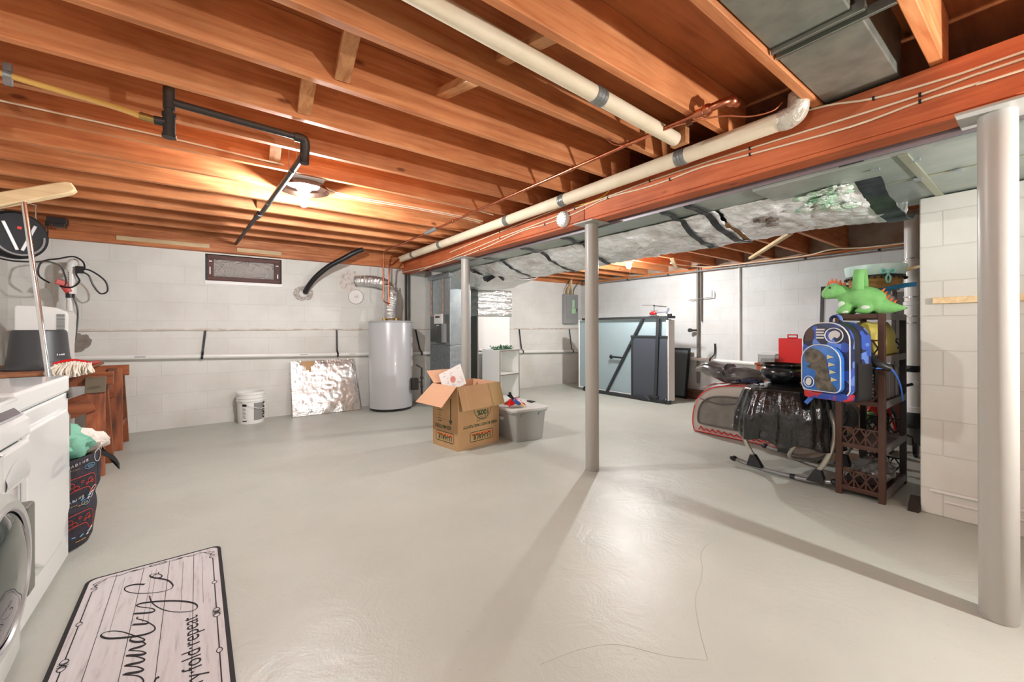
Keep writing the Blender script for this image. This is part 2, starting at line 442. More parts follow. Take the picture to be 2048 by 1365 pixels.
def floor_mat():
    m, nt, b = _nodes('painted_concrete')
    g = nt.nodes.new('ShaderNodeNewGeometry'); P = g.outputs['Position']
    r = _ramp(nt, _noise(nt, P, 1.3, 5, .6).outputs[0], [(.3, S(175, 178, 168)), (.7, S(187, 190, 180))])
    sp = _noise(nt, P, 55, 3); rs = _ramp(nt, sp.outputs[0], [(.26, (.72, .7, .66, 1)), (.33, (1, 1, 1, 1))])
    mx = nt.nodes.new('ShaderNodeMixRGB'); mx.blend_type = 'MULTIPLY'; mx.inputs[0].default_value = .6
    nt.links.new(r.outputs[0], mx.inputs[1]); nt.links.new(rs.outputs[0], mx.inputs[2]); nt.links.new(mx.outputs[0], b.inputs['Base Color'])
    rr = nt.nodes.new('ShaderNodeMapRange'); rr.inputs['To Min'].default_value = .3; rr.inputs['To Max'].default_value = .5
    nt.links.new(_noise(nt, P, 2.5, 4).outputs[0], rr.inputs['Value']); nt.links.new(rr.outputs[0], b.inputs['Roughness'])
    n1 = _noise(nt, P, 5, 6, .65, .8); n2 = _noise(nt, P, 110, 3)
    mu = nt.nodes.new('ShaderNodeMath'); mu.operation = 'MULTIPLY_ADD'; mu.inputs[1].default_value = .12
    nt.links.new(n2.outputs[0], mu.inputs[0]); nt.links.new(n1.outputs[0], mu.inputs[2])
    _bump(nt, b, mu.outputs[0], .42, .012)
    return m
m_floor = floor_mat()
flo = struct('floor', MB().box(XL - .1, YN - .1, -.1, XR + .1, YB + .3, 0), m_floor)
for px in ([(1448, 1074), (1415, 1090), (1402, 1110), (1405, 1135), (1402, 1165), (1392, 1190), (1393, 1225), (1402, 1270), (1416, 1322)], [(1416, 1322), (1330, 1312), (1235, 1290), (1160, 1300), (1080, 1330)]):
    MB().tube(spline([onz(u, v, .0003) for u, v in px], 5), .0008, 5).build('paint_ridge', m_floor, flo)
struct('ceiling', MB().box(XL - .1, YN - .1, ZS, XR + .1, YB + .3, ZS + .03), m_sub)

# back wall, with the window opening; above the ledge the face stands 15 mm proud
wx0, wx1, wz0, wz1 = 0.0, .735, 1.672, 1.965
b = MB()
b.box(XL - .1, YB, 0, XR + .1, YB + .25, 1.095)
b.box(XL - .1, YB - .012, 1.095, wx0 - .02, YB + .25, ZW); b.box(wx1 + .02, YB - .012, 1.095, XR + .1, YB + .25, ZW)
b.box(wx0 - .02, YB - .012, 1.095, wx1 + .02, YB + .25, wz0 - .02); b.box(wx0 - .02, YB - .012, wz1 + .01, wx1 + .02, YB + .25, ZW)
struct('wall_back', b, m_wall_y)
led = MB()
def ledge(i, j):
    x = XL + (XR - XL) * i; a = 2 * math.pi * j
    r = .011 + .004 * nz(x * 5, 1.3)
    return V((x, YB - .012 + r * .5 * math.cos(a), 1.093 + .004 * nz(x * 2.2, 8) + r * math.sin(a)))
led.grid(ledge, 220, 9)
struct('trim_1', led, M('mortar_ledge', S(190, 178, 164), .8, col2=S(222, 216, 208), vscale=9))
# grey patch where the paint is missing beside the dehumidifier (a thin skim of cement on the wall)
pt = MB(); o = []
for k in range(40):
    a = 2 * math.pi * k / 40; r = 1 + .22 * nz(k * .9, 3)
    o.append((-1.10 + .155 * r * math.cos(a), YB - .003, .985 + .12 * r * math.sin(a) * (1 if math.sin(a) < 0 else .72)))
pt.prism(o, (0, .003, 0))
struct('trim_2', pt, M('bare_cement', S(126, 116, 106), .9, col2=S(150, 140, 130), vscale=14))
struct('wall_right', MB().box(XR, YN - .1, 0, XR + .2, YB + .25, 1.97).box(XR + .06, YN - .1, 1.97, XR + .2, YB + .25, ZS), m_wall_r)
struct('wall_left', MB().box(XL - .2, YN - .1, 0, XL, YB + .25, ZS), m_wall_x)
struct('wall_front', MB().box(XL - .1, YN - .2, 0, XR + .1, YN, ZS), m_wall_y)
pier = MB().box(3.41, YN, 0, 4.02, .50, 1.865)
struct('wall_partition', pier, m_pier, bevel=.006)
struct('trim_3', MB().box(XL, 5.80, ZW, 2.33, YB + .2, 2.07).box(XL, 5.815, 2.07, 2.33, YB + .2, ZJ).box(2.47, 5.86, ZW, XR, YB + .2, 2.03).box(2.47, 5.885, 2.03, XR, YB + .2, ZS).box(XL, 5.885, ZJ, 2.47, YB + .2, ZS), m_sill, bevel=.004)
struct('trim_4', MB().box(XR - .03, YN, 1.97, XR + .1, 5.8, 2.03), m_sill_y, bevel=.004)
struct('trim_9', MB().box(XR + .001, YN, 2.005, XR + .06, 5.8, ZS), M('bay_batt', S(190, 182, 172), .9, col2=S(150, 120, 92), vscale=3))
struct('trim_5', MB().box(-.75, 5.787, 2.022, .02, 5.80, 2.068).box(.28, 5.785, 2.012, .74, 5.80, 2.058), m_pine, bevel=.002)

# window: timber frame, four stiles, crumpled foil pushed into the opening, latches
w = MB(); y0 = YB - .008
fw = .045
w.box(wx0, y0, wz0, wx1, y0 + .06, wz0 + fw).box(wx0, y0, wz1 - fw, wx1, y0 + .06, wz1)
w.box(wx0, y0, wz0 + fw, wx0 + .06, y0 + .06, wz1 - fw).box(wx1 - .06, y0, wz0 + fw, wx1, y0 + .06, wz1 - fw)
win = struct('window_1', w, wood('window_wood', S(70, 38, 32), S(92, 52, 44), S(104, 62, 52), 'x', knots=False), bevel=.003)
f = MB()
def wfoil(i, j):
    x = wx0 + .05 + (wx1 - wx0 - .1) * i; z = wz0 + .035 + (wz1 - wz0 - .07) * j
    e = min(i, 1 - i, j, 1 - j) * 5; e = min(1, e)
    return V((x, y0 + .035 - .03 * e + .012 * nz(x * 22, z * 22) + .008 * nz(x * 60, z * 60, 4), z))
f.grid(wfoil, 70, 28); f.build('foil_lining', m_foil3, win)
lt = MB()
for x, z, h in ((wx0 + .025, 1.74, .085), (wx1 - .025, 1.735, .05)): lt.box(x - .005, y0 - .008, z, x + .005, y0, z + h)
for x, z in ((wx0 + .03, 1.885), (wx1 - .03, 1.885)): lt.box(x - .014, y0 - .008, z, x + .014, y0, z + .01)
lt.build('latch', m_wpl, win)
struct('trim_6', MB().box(wx0 - .03, YB - .02, wz0 - .05, wx1 + .03, YB + .05, wz0 - .004), m_white, bevel=.008)

# ------------------------------------------------------------------ joists
ORD = ['first', 'second', 'third', 'fourth', 'fifth', 'sixth', 'seventh', 'eighth', 'ninth', 'tenth', 'eleventh', 'twelfth', 'thirteenth', 'fourteenth', 'fifteenth']
JT, JS = .04, .397
ZR = 2.03
def jy(k): return .71 + JS * (k + 1)        # far face of joist k; k=-2 is the nearest to the camera
first = None
for k in range(12, -3, -1):
    y1 = min(jy(k), 5.86); n = 12 - k
    x0, x1 = XL, 2.46
    mb = MB().box(x0, y1 - JT, ZJ, x1, y1, ZS)
    o = mb.build('ceiling_joist', m_joist, bevel=.003, seg=1)
    tag(o, f'orange-brown ceiling joist left of the main beam, {ORD[n]} counting from the back wall', 'joist', 'joists left of the main beam')
for k in range(12, 0, -1):
    y1 = min(jy(k) + JT + .004, 5.9); n = 12 - k
    mb = MB().box(2.34, y1 - JT, ZJ, 3.5, y1, ZS).box(3.5, y1 - JT, ZR, XR, y1, ZS)
    if k <= 12:
        o = mb.build('ceiling_joist', m_joist, bevel=.003, seg=1)
        tag(o, f'wooden joist right of the main beam past the duct, {ORD[n]} from the back wall', 'joist', 'joists right of the main beam')

# diagonal bridging between joists (hi = near end high)
def bridging(k, x, hi, label, dark=False):
    a, c = jy(k) , jy(k + 1) - JT
    z0, z1 = (ZS - .045, ZJ + .035) if hi else (ZJ + .03, ZS - .1)
    mb = MB().bar((x, a, z0), (x + .02, c, z1), .062, .035)
    tag(mb.build('bridging_piece', m_bridge, bevel=.002, seg=1), label, 'brace', 'bridging between the joists')
bridging(1, .45, True, 'short pale wood brace slanting between joists, nearest the camera at top left')
bridging(2, .37, True, 'short pale wood brace slanting between joists, just above the black gas pipe run')
bridging(4, .33, True, 'short wood brace hidden half behind a joist, left of the lower gas pipe elbow')
bridging(7, .36, True, 'short wood brace between joists left of the gas pipe over the window')
bridging(1, .93, False, 'weathered wood brace with dark grain marks between joists, left of the jacketed pipe')
bridging(0, 1.02, False, 'short wood brace crossing above the jacketed pipe between joists')
bridging(7, .98, False, 'small wood brace between far joists, right of the lit bulb')

# ------------------------------------------------------------------ main beam, posts
BX0, BX1, BZ = 2.33, 2.46, 1.915
for (a, c, lab) in ((2.19, 5.87, 'orange main beam section running to the back wall above the furnace'),
                    (-1.2, 2.186, 'orange main beam section nearest the camera, over the right post')):
    mb = MB().box(BX0, a, BZ + .02, BX0 + .043, c, ZJ - .006).box(BX0 + .043, a, BZ + .02, BX0 + .087, c, ZJ - .006).box(BX0 + .087, a, BZ + .02, BX1, c, ZJ - .006)
    mb.box(BX0 + .006, a, BZ, BX1 - .006, c, BZ + .02)
    tag(mb.build('main_beam', m_beam, bevel=.003, seg=1), lab, 'beam', 'main beam sections')
for y, lab in ((4.10, 'grey-beige steel post behind the open moving box, farthest of the three'),
               (2.17, 'grey-beige steel post standing alone in the middle of the floor'),
               (.14, 'thick grey-beige steel post at the right, in front of the block partition')):
    t = thing('support_post', lab, 'post', (2.39, y, 0), 0, 'steel posts under the beam')
    mb = MB().lathe([(.0495, 0), (.0515, .004), (.0515, 1.903)], (2.39, y, 0), 40)
    mb.build('shaft', m_column, t)
    mb = MB().box(2.29, y - .1, 1.903, 2.49, y + .1, 1.9145)
    mb.build('top_plate', m_column, t, bevel=.002)

# ------------------------------------------------------------------ pipes among the joists
def ring_band(mb, c, d, r, w):
    mb.lathe([(r, -w / 2), (r + .003, -w / 2 + .004), (r + .003, w / 2 - .004), (r, w / 2)], c, 20, axis_to(d), caps=False)
t = thing('jacketed_drain_pipe', 'long cream jacketed pipe running alongside the main beam', 'pipe', (2.225, 3.2, 2.06))
a, e = V((2.225, .80, 2.098)), V((2.225, 5.63, 2.098))
MB().tube([a, e], .044, 24).build('pipe_jacket', m_insul, t)
for y in (1.32, 2.31, 3.05, 4.4, 5.2):
    mb = MB()
    for q in (-.02, .0, .02): ring_band(mb, (2.225, y + q, 2.098), (0, 1, .04 * (1 if q > 0 else -1)), .0445, .024)
    mb.build('tape_band', m_tape, t)
mb = MB().tube(spline([(2.225, .81, 2.098), (2.225, .765, 2.10), (2.225, .735, 2.125), (2.225, .73, 2.2)], 5), [.046, .048, .049, .05, .05, .049, .049, .048, .048, .047, .046, .045, .044, .044, .043, .042], 18)
mb.build('taped_elbow', foil('tape_elbow', S(206, 198, 182), .4, 10, .6, None, .4), t)
t = thing('jacketed_supply_pipe', 'cream jacketed pipe slung between two joists above the floor middle', 'pipe', (1.3, 1.25, 2.12))
p0, p1 = V((-.2, 1.25, 2.222)), V((2.06, 1.26, 2.135))
MB().tube([p0, p1], .036, 22).build('pipe_jacket', m_insul, t)
q = p0.lerp(p1, .72); d = p1 - p0; mb = MB()
for s_ in (-.02, .002, .024): ring_band(mb, q + d.normalized() * s_, d + V((0, .05, 0)), .0365, .026)
mb.build('tape_band', m_tape, t)
tag(MB().box(2.06, 1.2, 2.10, 2.10, 1.29, 2.2).build('wood_block', m_bridge, bevel=.003), 'small wood block at the end of the jacketed pipe above the beam', 'block')

# copper water line beside the beam, with valve at the near end
t = thing('copper_pipe', 'thin copper water pipe running under the joists to the water heater', 'pipe', (1.9, 3, 2.11))
cp = [(1.905, 1.02, 2.137), (1.905, 5.30, 2.137), (1.90, 5.36, 2.137), (1.90, 5.42, 2.12), (1.90, 5.44, 2.08), (1.90, 5.44, 1.52), (1.905, 5.44, 1.47), (1.95, 5.46, 1.45), (2.01, 5.50, 1.44)]
MB().tube(cp, .0105, 12).build('pipe_run', m_copper, t)
mb = MB()
for y in (1.9, 1.45, 2.68, 3.5): ring_band(mb, (1.905, y, 2.137), (0, 1, 0), .0112, .03)
mb.build('coupling', m_copper, t)
MB().tube([(1.905, 3.86, 2.137), (1.905, 4.12, 2.137)], .02, 14).build('foam_sleeve', m_grey, t)
mb = MB().tube(spline([(1.905, 1.06, 2.137), (1.905, .98, 2.137), (1.93, .93, 2.15), (1.97, .92, 2.165), (2.03, .92, 2.17)], 5), .018, 12)
mb.ell((1.905, 1.0, 2.137), (.026, .03, .026)).ell((1.98, .92, 2.166), (.028, .026, .026))
mb.build('elbow_valve', m_copper, t)
MB().bar((1.905, 1.09, 2.10), (1.905, 1.09, 2.18), .006, .03, (0, 1, 0)).build('pipe_clip', m_chrome, t)
mb = MB().tube(spline([(1.99, 5.50, 1.21), (2.0, 5.50, 1.9), (2.06, 5.52, 1.985), (2.19, 5.6, 2.09), (2.225, 5.63, 2.098)], 6), .011, 12)
mb.tube([(1.905, 5.44, 1.70), (1.995, 5.50, 1.70)], .008, 10)
tag(mb.build('copper_riser', m_copper), 'copper riser standing on the water heater top, bending up to the jacketed pipe', 'pipe')
pts = [onx(1215, 280, 1.86), onx(1232, 290, 1.88), onx(1262, 287, 1.9), onx(1340, 256, 1.9), onx(1400, 240, 1.92), onx(1450, 232, 1.98), onx(1500, 233, 2.06), onx(1545, 222, 2.12), onx(1564, 205, 2.16)]
pts[-1].z = min(pts[-1].z, 2.3)
tag(MB().tube(spline(pts, 6), .004, 8).build('copper_tubing', m_copper), 'thin soft copper tubing draped over the copper pipe valve', 'tubing')

# black iron gas pipe with tee, elbow and drop; yellow gas tube with strap
t = thing('gas_pipe', 'black iron gas pipe hung below the joists, turning towards the window', 'pipe', (.2, 3.5, 2.05))
e1 = V((-.13, 2.37, 2.115)); e2 = V((.40, 2.41, 2.115)); e3 = V((.40, 2.43, 2.02)); zf = 2.02
MB().tube([e1, e2], .0165, 14).build('pipe_run', m_iron, t)
mb = MB().tube(spline([e2 - V((.03, 0, 0)), e2 + V((.012, 0, -.004)), e2 + V((.022, .01, -.03)), e3 + V((.02, 0, .0)), e3 + V((.02, 0, -.03))], 5), .024, 14)
mb.build('elbow', m_iron, t)
MB().tube([(.415, 2.41, 2.03), (.36, 4.15, 2.075)], .0165, 14).build('pipe_run', m_iron, t)
MB().tube([(.355, 4.02, 2.072), (.345, 4.18, 2.075)], .024, 14).build('coupling', m_iron, t)
MB().tube([(.345, 4.15, 2.075), (.27, 5.76, 2.10)], .0165, 14).build('pipe_run', m_iron, t)
mb = MB().tube([(-.135, 2.37, 2.175), (-.135, 2.37, 2.08)], .022, 14).tube([(-.135, 2.37, 2.085), (-.135, 2.372, 2.055)], .017, 14)
mb.tube([(-.135, 2.372, 2.06), (-.135, 2.372, 1.955)], .023, 14).tube([(-.135, 2.372, 2.02), (-.185, 2.375, 2.02)], .019, 14)
mb.lathe([(.026, -.008), (.026, .008)], (-.135, 2.372, 2.055), 14).lathe([(.026, -.008), (.026, .008)], (-.135, 2.372, 1.962), 14)
mb.build('tee_fitting', m_iron, t)
mb = MB()
for (x, y, zz) in ((.37, 3.6, 2.066), (.405, 2.7, 2.04)):
    mb.tube(spline([(x - .02, y, 2.149), (x - .02, y, zz), (x, y, zz - .02), (x + .02, y, zz), (x + .02, y, 2.149)], 4), .002, 6)
mb.build('pipe_hook', m_steel, t)
t = thing('gas_tube', 'yellow flexible gas tube strapped along a joist at upper left', 'tube', (-.6, 2.5, 2.1))
gp = [(-1.3, 2.602, 2.25), (-.95, 2.602, 2.19), (-.66, 2.602, 2.155), (-.5, 2.6, 2.14), (-.38, 2.52, 2.10), (-.28, 2.42, 2.05), (-.235, 2.385, 2.028), (-.2, 2.376, 2.02)]
MB().tube(spline(gp, 6), .0125, 14).build('yellow_tube', m_gas, t)
MB().tube([(-.232, 2.383, 2.027), (-.18, 2.374, 2.02)], .017, 12).build('brass_fitting', m_brass, t)
mb = MB().lathe([(.0135, -.012), (.0155, -.012), (.0155, .012), (.0135, .012)], (-.66, 2.602, 2.155), 14, axis_to((1, 0, -.12)))
mb.box(-.672, 2.588, 2.168, -.648, 2.613, 2.2).box(-.672, 2.59, 2.115, -.648, 2.613, 2.143)
mb.build('tube_strap', m_steel, t)

# cables stapled to the beam face
def beam_cable(px, label, m=None, r=.0048, name='beam_cable'):
    pts = [onx(u, v, BX0 - .006) for u, v in px]
    if px[0][0] > 2048: pts.insert(0, V((BX0 - .006, -1.15, pts[0].z + .012)))
    mb = MB().tube(spline(pts, 4), r, 8)
    mb.mat(1)
    for p in pts[1:-1:2]:
        mb.box(p.x - .007, p.y - .004, p.z - .008, p.x + .006, p.y + .004, p.z + .008)
    tag(mb.build(name, [m or m_cable, m_strap]), label, 'cable', 'white cables along the main beam')
beam_cable([(2060, 99), (1900, 154), (1747, 197), (1655, 211), (1560, 238), (1500, 262), (1400, 301), (1300, 341), (1200, 380), (1100, 424), (1000, 464), (900, 505)], 'uppermost white cable stapled along the main beam, leaving the duct corner')
beam_cable([(2060, 113), (1960, 146), (1840, 190), (1700, 235), (1500, 297), (1442, 315), (1300, 362), (1230, 388), (1150, 418), (1080, 446), (1000, 476), (900, 518), (840, 542)], 'middle white cable stapled along the main beam')
beam_cable([(2060, 135), (1960, 165), (1840, 203), (1700, 254), (1500, 309), (1406, 334), (1340, 359), (1289, 376), (1216, 396), (1150, 427), (1090, 449), (1040, 464), (960, 500), (880, 528), (805, 545)], 'lowest white cable stapled along the orange beam face')
pts = [onx(1222, 366, 2.28), onx(1219, 380, 2.31), onx(1205, 393, 2.322), onx(1180, 405, 2.322), onx(1150, 412, 2.322)]
tag(MB().tube(spline(pts, 6), .005, 8).build('yellow_cable', m_cabley), 'short yellow cable dropping from the cream pipe onto the beam', 'cable')
# joist cables near the bulb
tag(MB().tube(spline([(-1.35, 3.02, 2.2), (-.3, 3.02, 2.19), (.25, 3.02, 2.175), (.4, 3.05, 2.18), (.5, 3.2, 2.2)], 8), .005, 8).build('joist_cable', m_cable),
    'white cable stapled along a joist, coming from the left to the lamp', 'cable')
for i, (y, z, w_) in enumerate(((3.115, 2.165, 'upper'), (3.30, 2.143, 'middle'), (3.345, 2.143, 'lower'))):
    tag(MB().tube(spline([(.66, 3.25, 2.19), (.8, y, z), (1.4, y + .01, z), (1.85, y + .01, z - .002), (2.15, y + .06, z)], 8), .0055, 8).build('joist_cable', m_cable),
        f'white cable running right from the lit bulb to the beam, {w_} of three', 'cable', 'cables right of the bulb')
# smoke detector
t = thing('smoke_detector', 'round white smoke detector mounted on the main beam', 'smoke detector', (BX0, 2.41, 1.92))
mx = axis_to((-1, 0, 0)); c = (BX0, 2.41, 1.985)
MB().lathe([(.064, 0), (.066, .008), (.064, .022), (.056, .036), (.04, .04), (0, .041)], c, 36, mx).build('housing', m_wpl, t)
mb = MB()
for k in range(14):
    a = 2 * math.pi * k / 14; mb.bar((BX0 - .0385, 2.41 + .046 * math.cos(a), 1.985 + .046 * math.sin(a)), (BX0 - .0385, 2.41 + .054 * math.cos(a), 1.985 + .054 * math.sin(a)), .005, .004, (1, 0, 0))
mb.build('vent_slots', m_grey, t)

# ------------------------------------------------------------------ lamps
def bulb_thing(label, x, y, ztop, zbulb, chain=None, dish=False, glow=None):
    t = thing('bulb_lamp', label, 'lamp', (x, y, ztop), 0, 'bare bulbs')
    mb = MB().lathe([(.055, 0), (.057, -.012), (.05, -.03), (.034, -.05), (.03, -.075), (.024, -.078)], (x, y, ztop), 28)
    mb.build('lampholder', m_wpl, t)
    zs = ztop - .075
    MB().lathe([(.0, zbulb - .045), (.016, zbulb - .042), (.028, zbulb - .028), (.033, zbulb - .008), (.0325, zbulb + .01), (.026, zbulb + .032), (.017, zs - .006), (.014, zs)], (x, y, 0), 24).build('bulb', glow or m_bulb, t)
    if chain:
        MB().tube([(x + .03, y, zs), (x + .032, y, zs - chain)], .0018, 6).ell((x + .032, y, zs - chain), (.004, .004, .007), n=8).build('pull_chain', m_chrome, t)
    if dish:
        MB().lathe([(.055, .0), (.10, -.004), (.15, -.022), (.168, -.05), (.171, -.05), (.153, -.018), (.10, .002), (.055, .005)], (x, y, ztop + .012), 40).build('reflector_dish', M('dish_metal', S(190, 150, 132), .12, 1), t)
    return t
bulb_thing('lit bare bulb under a shallow metal dish among the left joists', .565, 3.285, 2.145, 2.032, dish=True)
MB_ = MB().box(.46, 3.09, 2.147, .67, 3.45, 2.16)
tag(MB_.build('lamp_board', m_wpl, bevel=.003), 'small white board across the joists behind the left bulb', 'board')
bulb_thing('lit bare bulb with pull chain beyond the foil wrapped duct', 4.60, 3.508, 2.019, 1.955, chain=.2, glow=m_bulb_far)
tag(MB().box(4.54, 3.44, 2.02, 4.66, 3.58, 2.03).build('lamp_board', m_pine, bevel=.003), 'small wood mounting board over the bulb beyond the duct', 'board')
# ------------------------------------------------------------------ ducts
t = thing('joist_bay_duct', 'dull sheet metal duct set between two joists at upper right', 'duct', (1.6, .53, 2.165))
dy0, dy1 = jy(-2) + .09, jy(-1) - JT - .006
MB().box(.3, dy0 + .015, 2.168, 1.735, dy1, ZS).build('duct_section', m_steel_d, t, bevel=.004)
MB().box(1.80, dy0, 2.160, 2.38, dy1, ZS).build('duct_section', m_steel_d, t, bevel=.004)
mb = MB().box(1.738, dy0 - .02, 2.15, 1.752, dy1, 2.185).box(1.752, dy0 - .02, 2.172, 1.786, dy1, 2.185).box(1.786, jy(-2), 2.150, 1.80, dy1, 2.185)
mb.build('joint_cleat', M('cleat_metal', S(150, 152, 144), .3, .8), t, bevel=.002)

TY0, TY1 = -1.2, 5.25
t = thing('trunk_duct', 'long grey-green sheet metal trunk duct running behind the main beam', 'duct', (2.9, 2, 1.88))
MB().box(2.50, 1.05, 1.895, 3.3, TY1, 2.148).build('duct_body', m_duct, t, bevel=.004)
mb = MB().box(2.49, TY0, 1.872, 3.60, 1.046, 2.148)
mb.build('duct_end', m_duct, t, bevel=.005)
mb = MB()
for y in (-.35, .40): mb.box(2.485, y, 1.864, 3.6, y + .035, 1.872)
mb.box(2.93, TY0, 1.8665, 2.945, 1.04, 1.872)
mb.build('seam_cleat', M('duct_cleat', S(170, 172, 150), .35, .6), t, bevel=.002)
for y in (-.2, .28, .42):
    MB().box(2.92, y, 1.858, 2.96, y + .03, 1.8665).build('duct_clip', m_steel, t)
    MB().box(2.60, y + .1, 1.862, 2.62, y + .13, 1.872).build('duct_clip', m_steel, t)
mb = MB().box(2.478, TY0, 1.89, 2.486, TY1, 1.945)
mb.build('flange_strip', M('flange', S(150, 142, 146), .4, .6), t)

# foil faced insulation wrapped under the trunk, two lengths that overlap
SEC = [(2.74, 1.888), (2.82, 1.862), (2.92, 1.82), (3.06, 1.785), (3.2, 1.768), (3.32, 1.772), (3.40, 1.81), (3.42, 1.90), (3.41, 2.02), (3.38, 2.13)]
SECS = spline([(x, 0, z) for x, z in SEC], 5)
def wrap_pt(y, j, off=0.0, amp=1.0):
    q = j * (len(SECS) - 1); i = min(int(q), len(SECS) - 2); p = SECS[i].lerp(SECS[i + 1], q - i)
    a, b_ = SECS[i], SECS[i + 1]; d = (b_ - a).normalized(); nrm = V((d.z, 0, -d.x))
    sag = .022 * (1 - abs(math.sin(math.pi * (y - .6) / 1.05))) * min(1, j * 3)
    e = (.030 * nz(y * 2.1, j * 3, 2) + .018 * nz(y * 6, j * 8, 5) + .013 * nz(y * 17 + j * 9, j * 17, 9) + .016 * abs(nz(y * 11 - j * 7, j * 9 + y * 3, 21))) * amp * min(1, .25 + j * 3)
    e += .012 * abs(nz(y * 4 + j * 6, j * 3, 31)) * amp
    inner = .20 * max(0, nz(y * 1.3, 77)) * max(0, 1 - j * 4)
    return V((p.x + inner * .3, y, p.z)) + nrm * (sag + e + off)
def blanket(y0, y1, label, n, sd):
    mb = MB()
    def fn(i, j):
        y = y0 + (y1 - y0) * i
        y += .05 * nz(j * 4, sd) * (1 if i in (0, 1) else 0) + .02 * nz(j * 19, sd) * (1 if i in (0, 1) else 0)
        return wrap_pt(y, j)
    mb.grid(fn, n, 46)
    o = mb.build('foil_insulation', m_foil, mods=[('SOLIDIFY', {'thickness': .006, 'offset': -1})])
    return tag(o, label, 'insulation', 'foil insulation lengths on the trunk duct')
ins1 = blanket(.56, 1.36, 'crumpled foil insulation under the trunk duct, the length nearest the partition', 90, 3)
ins2 = blanket(1.40, 4.6, 'long crumpled foil insulation under the trunk duct, stretching to the furnace', 300, 8)
mb = MB(); mb.grid(lambda i, j: wrap_pt(1.33 + .11 * i, .2 + .6 * j, -.004, .8) + V((0, 0, .004)), 10, 24)
tag(mb.build('kraft_flap', M('kraft_paper', S(150, 108, 70), .8), mods=[('SOLIDIFY', {'thickness': .003})]), 'torn brown kraft paper edge between the two foil lengths', 'paper')
mb = MB()
for k in range(26):
    y = .70 + .22 * RND.random(); j = .05 + .17 * RND.random(); p = wrap_pt(y, j, .004); sd = k * 3.7
    mb.ell(p, (RND.uniform(.03, .06), RND.uniform(.025, .055), RND.uniform(.008, .016)), n=16, disp=lambda q: .5 * nz(q.x * 3 + sd, q.y * 3, q.z * 3) + .25 * nz(q.x * 9 + sd, q.y * 9, q.z * 9))
o = mb.build('fiberglass_tuft', M('pale_green_fibre', S(150, 196, 160), .95, col2=S(214, 214, 206), vscale=16, bump=.8, bscale=90))
tag(o, 'patch of pale green fibreglass showing through the torn foil beside the wide strap', 'insulation', kind='stuff')
mb = MB()
for k in range(9):
    y = 1.10 + .10 * RND.random(); j = .20 + .12 * RND.random(); p = wrap_pt(y, j, .003); sd = k * 2.1
    mb.ell(p, (.03, .03, .007), n=14, disp=lambda q: .6 * nz(q.x * 3 + sd, q.y * 3, q.z * 3))
tag(mb.build('torn_patch', M('torn_dark', S(84, 70, 64), .8, col2=S(150, 136, 124), vscale=30)), 'dark torn patch in the middle of the foil insulation nearest the partition', 'tear', kind='stuff')
# tape straps round the insulation
m_strapw = M('strap_metal', S(84, 90, 92), .35, .7, col2=S(60, 66, 66), vscale=12, bump=.2, bscale=20)
def strap(y, w, lab, j1=.62, skew=0.0):
    mb = MB(); pts = [(2.487, y, 1.95), (2.487, y, 1.886), (2.60, y, 1.882), (2.70, y + skew * .2, 1.874)]
    for k in range(14):
        j = .02 + (j1 - .02) * k / 13; p = wrap_pt(y + skew * j, j, .010, .75); pts.append(tuple(p))
    pts = spline(pts, 3)
    vs = []; N = len(pts)
    for i, p in enumerate(pts):
        ww = w * (1 + .12 * nz(i * .4, y)); vs += [p + V((0, -ww / 2, .0)), p + V((0, ww / 2, .004 * nz(i * .6, 3)))]
    mb.add(vs, [(2 * i, 2 * i + 1, 2 * i + 3, 2 * i + 2) for i in range(N - 1)])
    tag(mb.build('tape_strap', (m_strapw if w > .08 else m_strap), mods=[('SOLIDIFY', {'thickness': .003})]), lab, 'strap', 'dark straps round the foil insulation')
strap(.60, .10, 'wide dark metal strap under the trunk duct beside the partition', .66, -.06)
strap(1.44, .05, 'dark strap crossing the foil insulation, second from the partition')
strap(1.62, .045, 'dark strap crossing the foil insulation, third from the partition', .6, .12)
strap(2.60, .045, 'dark strap on the foil insulation just right of the middle post', .55, .2)
strap(3.18, .045, 'dark strap on the foil insulation just left of the middle post', .6, .1)
strap(3.86, .045, 'dark strap hanging under the foil insulation nearest the furnace', .6, .05)

# furnace cabinet with control plate and papers
fx, fy = 2.72, 5.10
t = thing('furnace', 'tall grey metal furnace cabinet behind the farthest post', 'furnace', (2.96, 5.42, 0))
MB().box(fx, fy, .0, 3.06, 5.74, .86).build('lower_cabinet', m_steel, t, bevel=.006)
MB().box(fx, fy, .865, 3.06, 5.74, 1.82).build('upper_plenum', M('furnace_metal', S(178, 190, 194), .3, .7, col2=S(196, 206, 208), vscale=14), t, bevel=.006)
MB().box(fx - .03, fy - .03, 1.82, 3.09, 5.75, 1.893).build('collar', m_steel, t, bevel=.004)
MB().box(fx - .004, fy + .02, .9, fx, 5.72, 1.30).build('access_panel', M('furnace_panel', S(120, 124, 124), .4, .6), t, bevel=.002)
for y, z0, z1 in ((5.68, 1.30, 1.84), (5.30, 1.30, 1.84)):
    mb = MB()
    mb.grid(lambda i, j: V((fx - .006 - .004 * nz(i * 9, j * 40, y), y - .022 + .044 * i + .01 * nz(j * 25, y), z0 + (z1 - z0) * j)), 8, 60)
    mb.build('flaked_seal', m_pink, t, mods=[('SOLIDIFY', {'thickness': .004})])
mb = MB(); mb.grid(lambda i, j: V((fx - .006 - .004 * nz(i * 40, j * 9, 5), 5.28 + .42 * i, 1.28 + .03 * j + .01 * nz(i * 25, 2))), 50, 6)
mb.build('flaked_seal', m_pink, t, mods=[('SOLIDIFY', {'thickness': .004})])
mb = MB().box(fx - .03, 5.30, 1.17, fx - .004, 5.54, 1.31).mat(1).box(fx - .032, 5.36, 1.255, fx - .03, 5.5, 1.28)
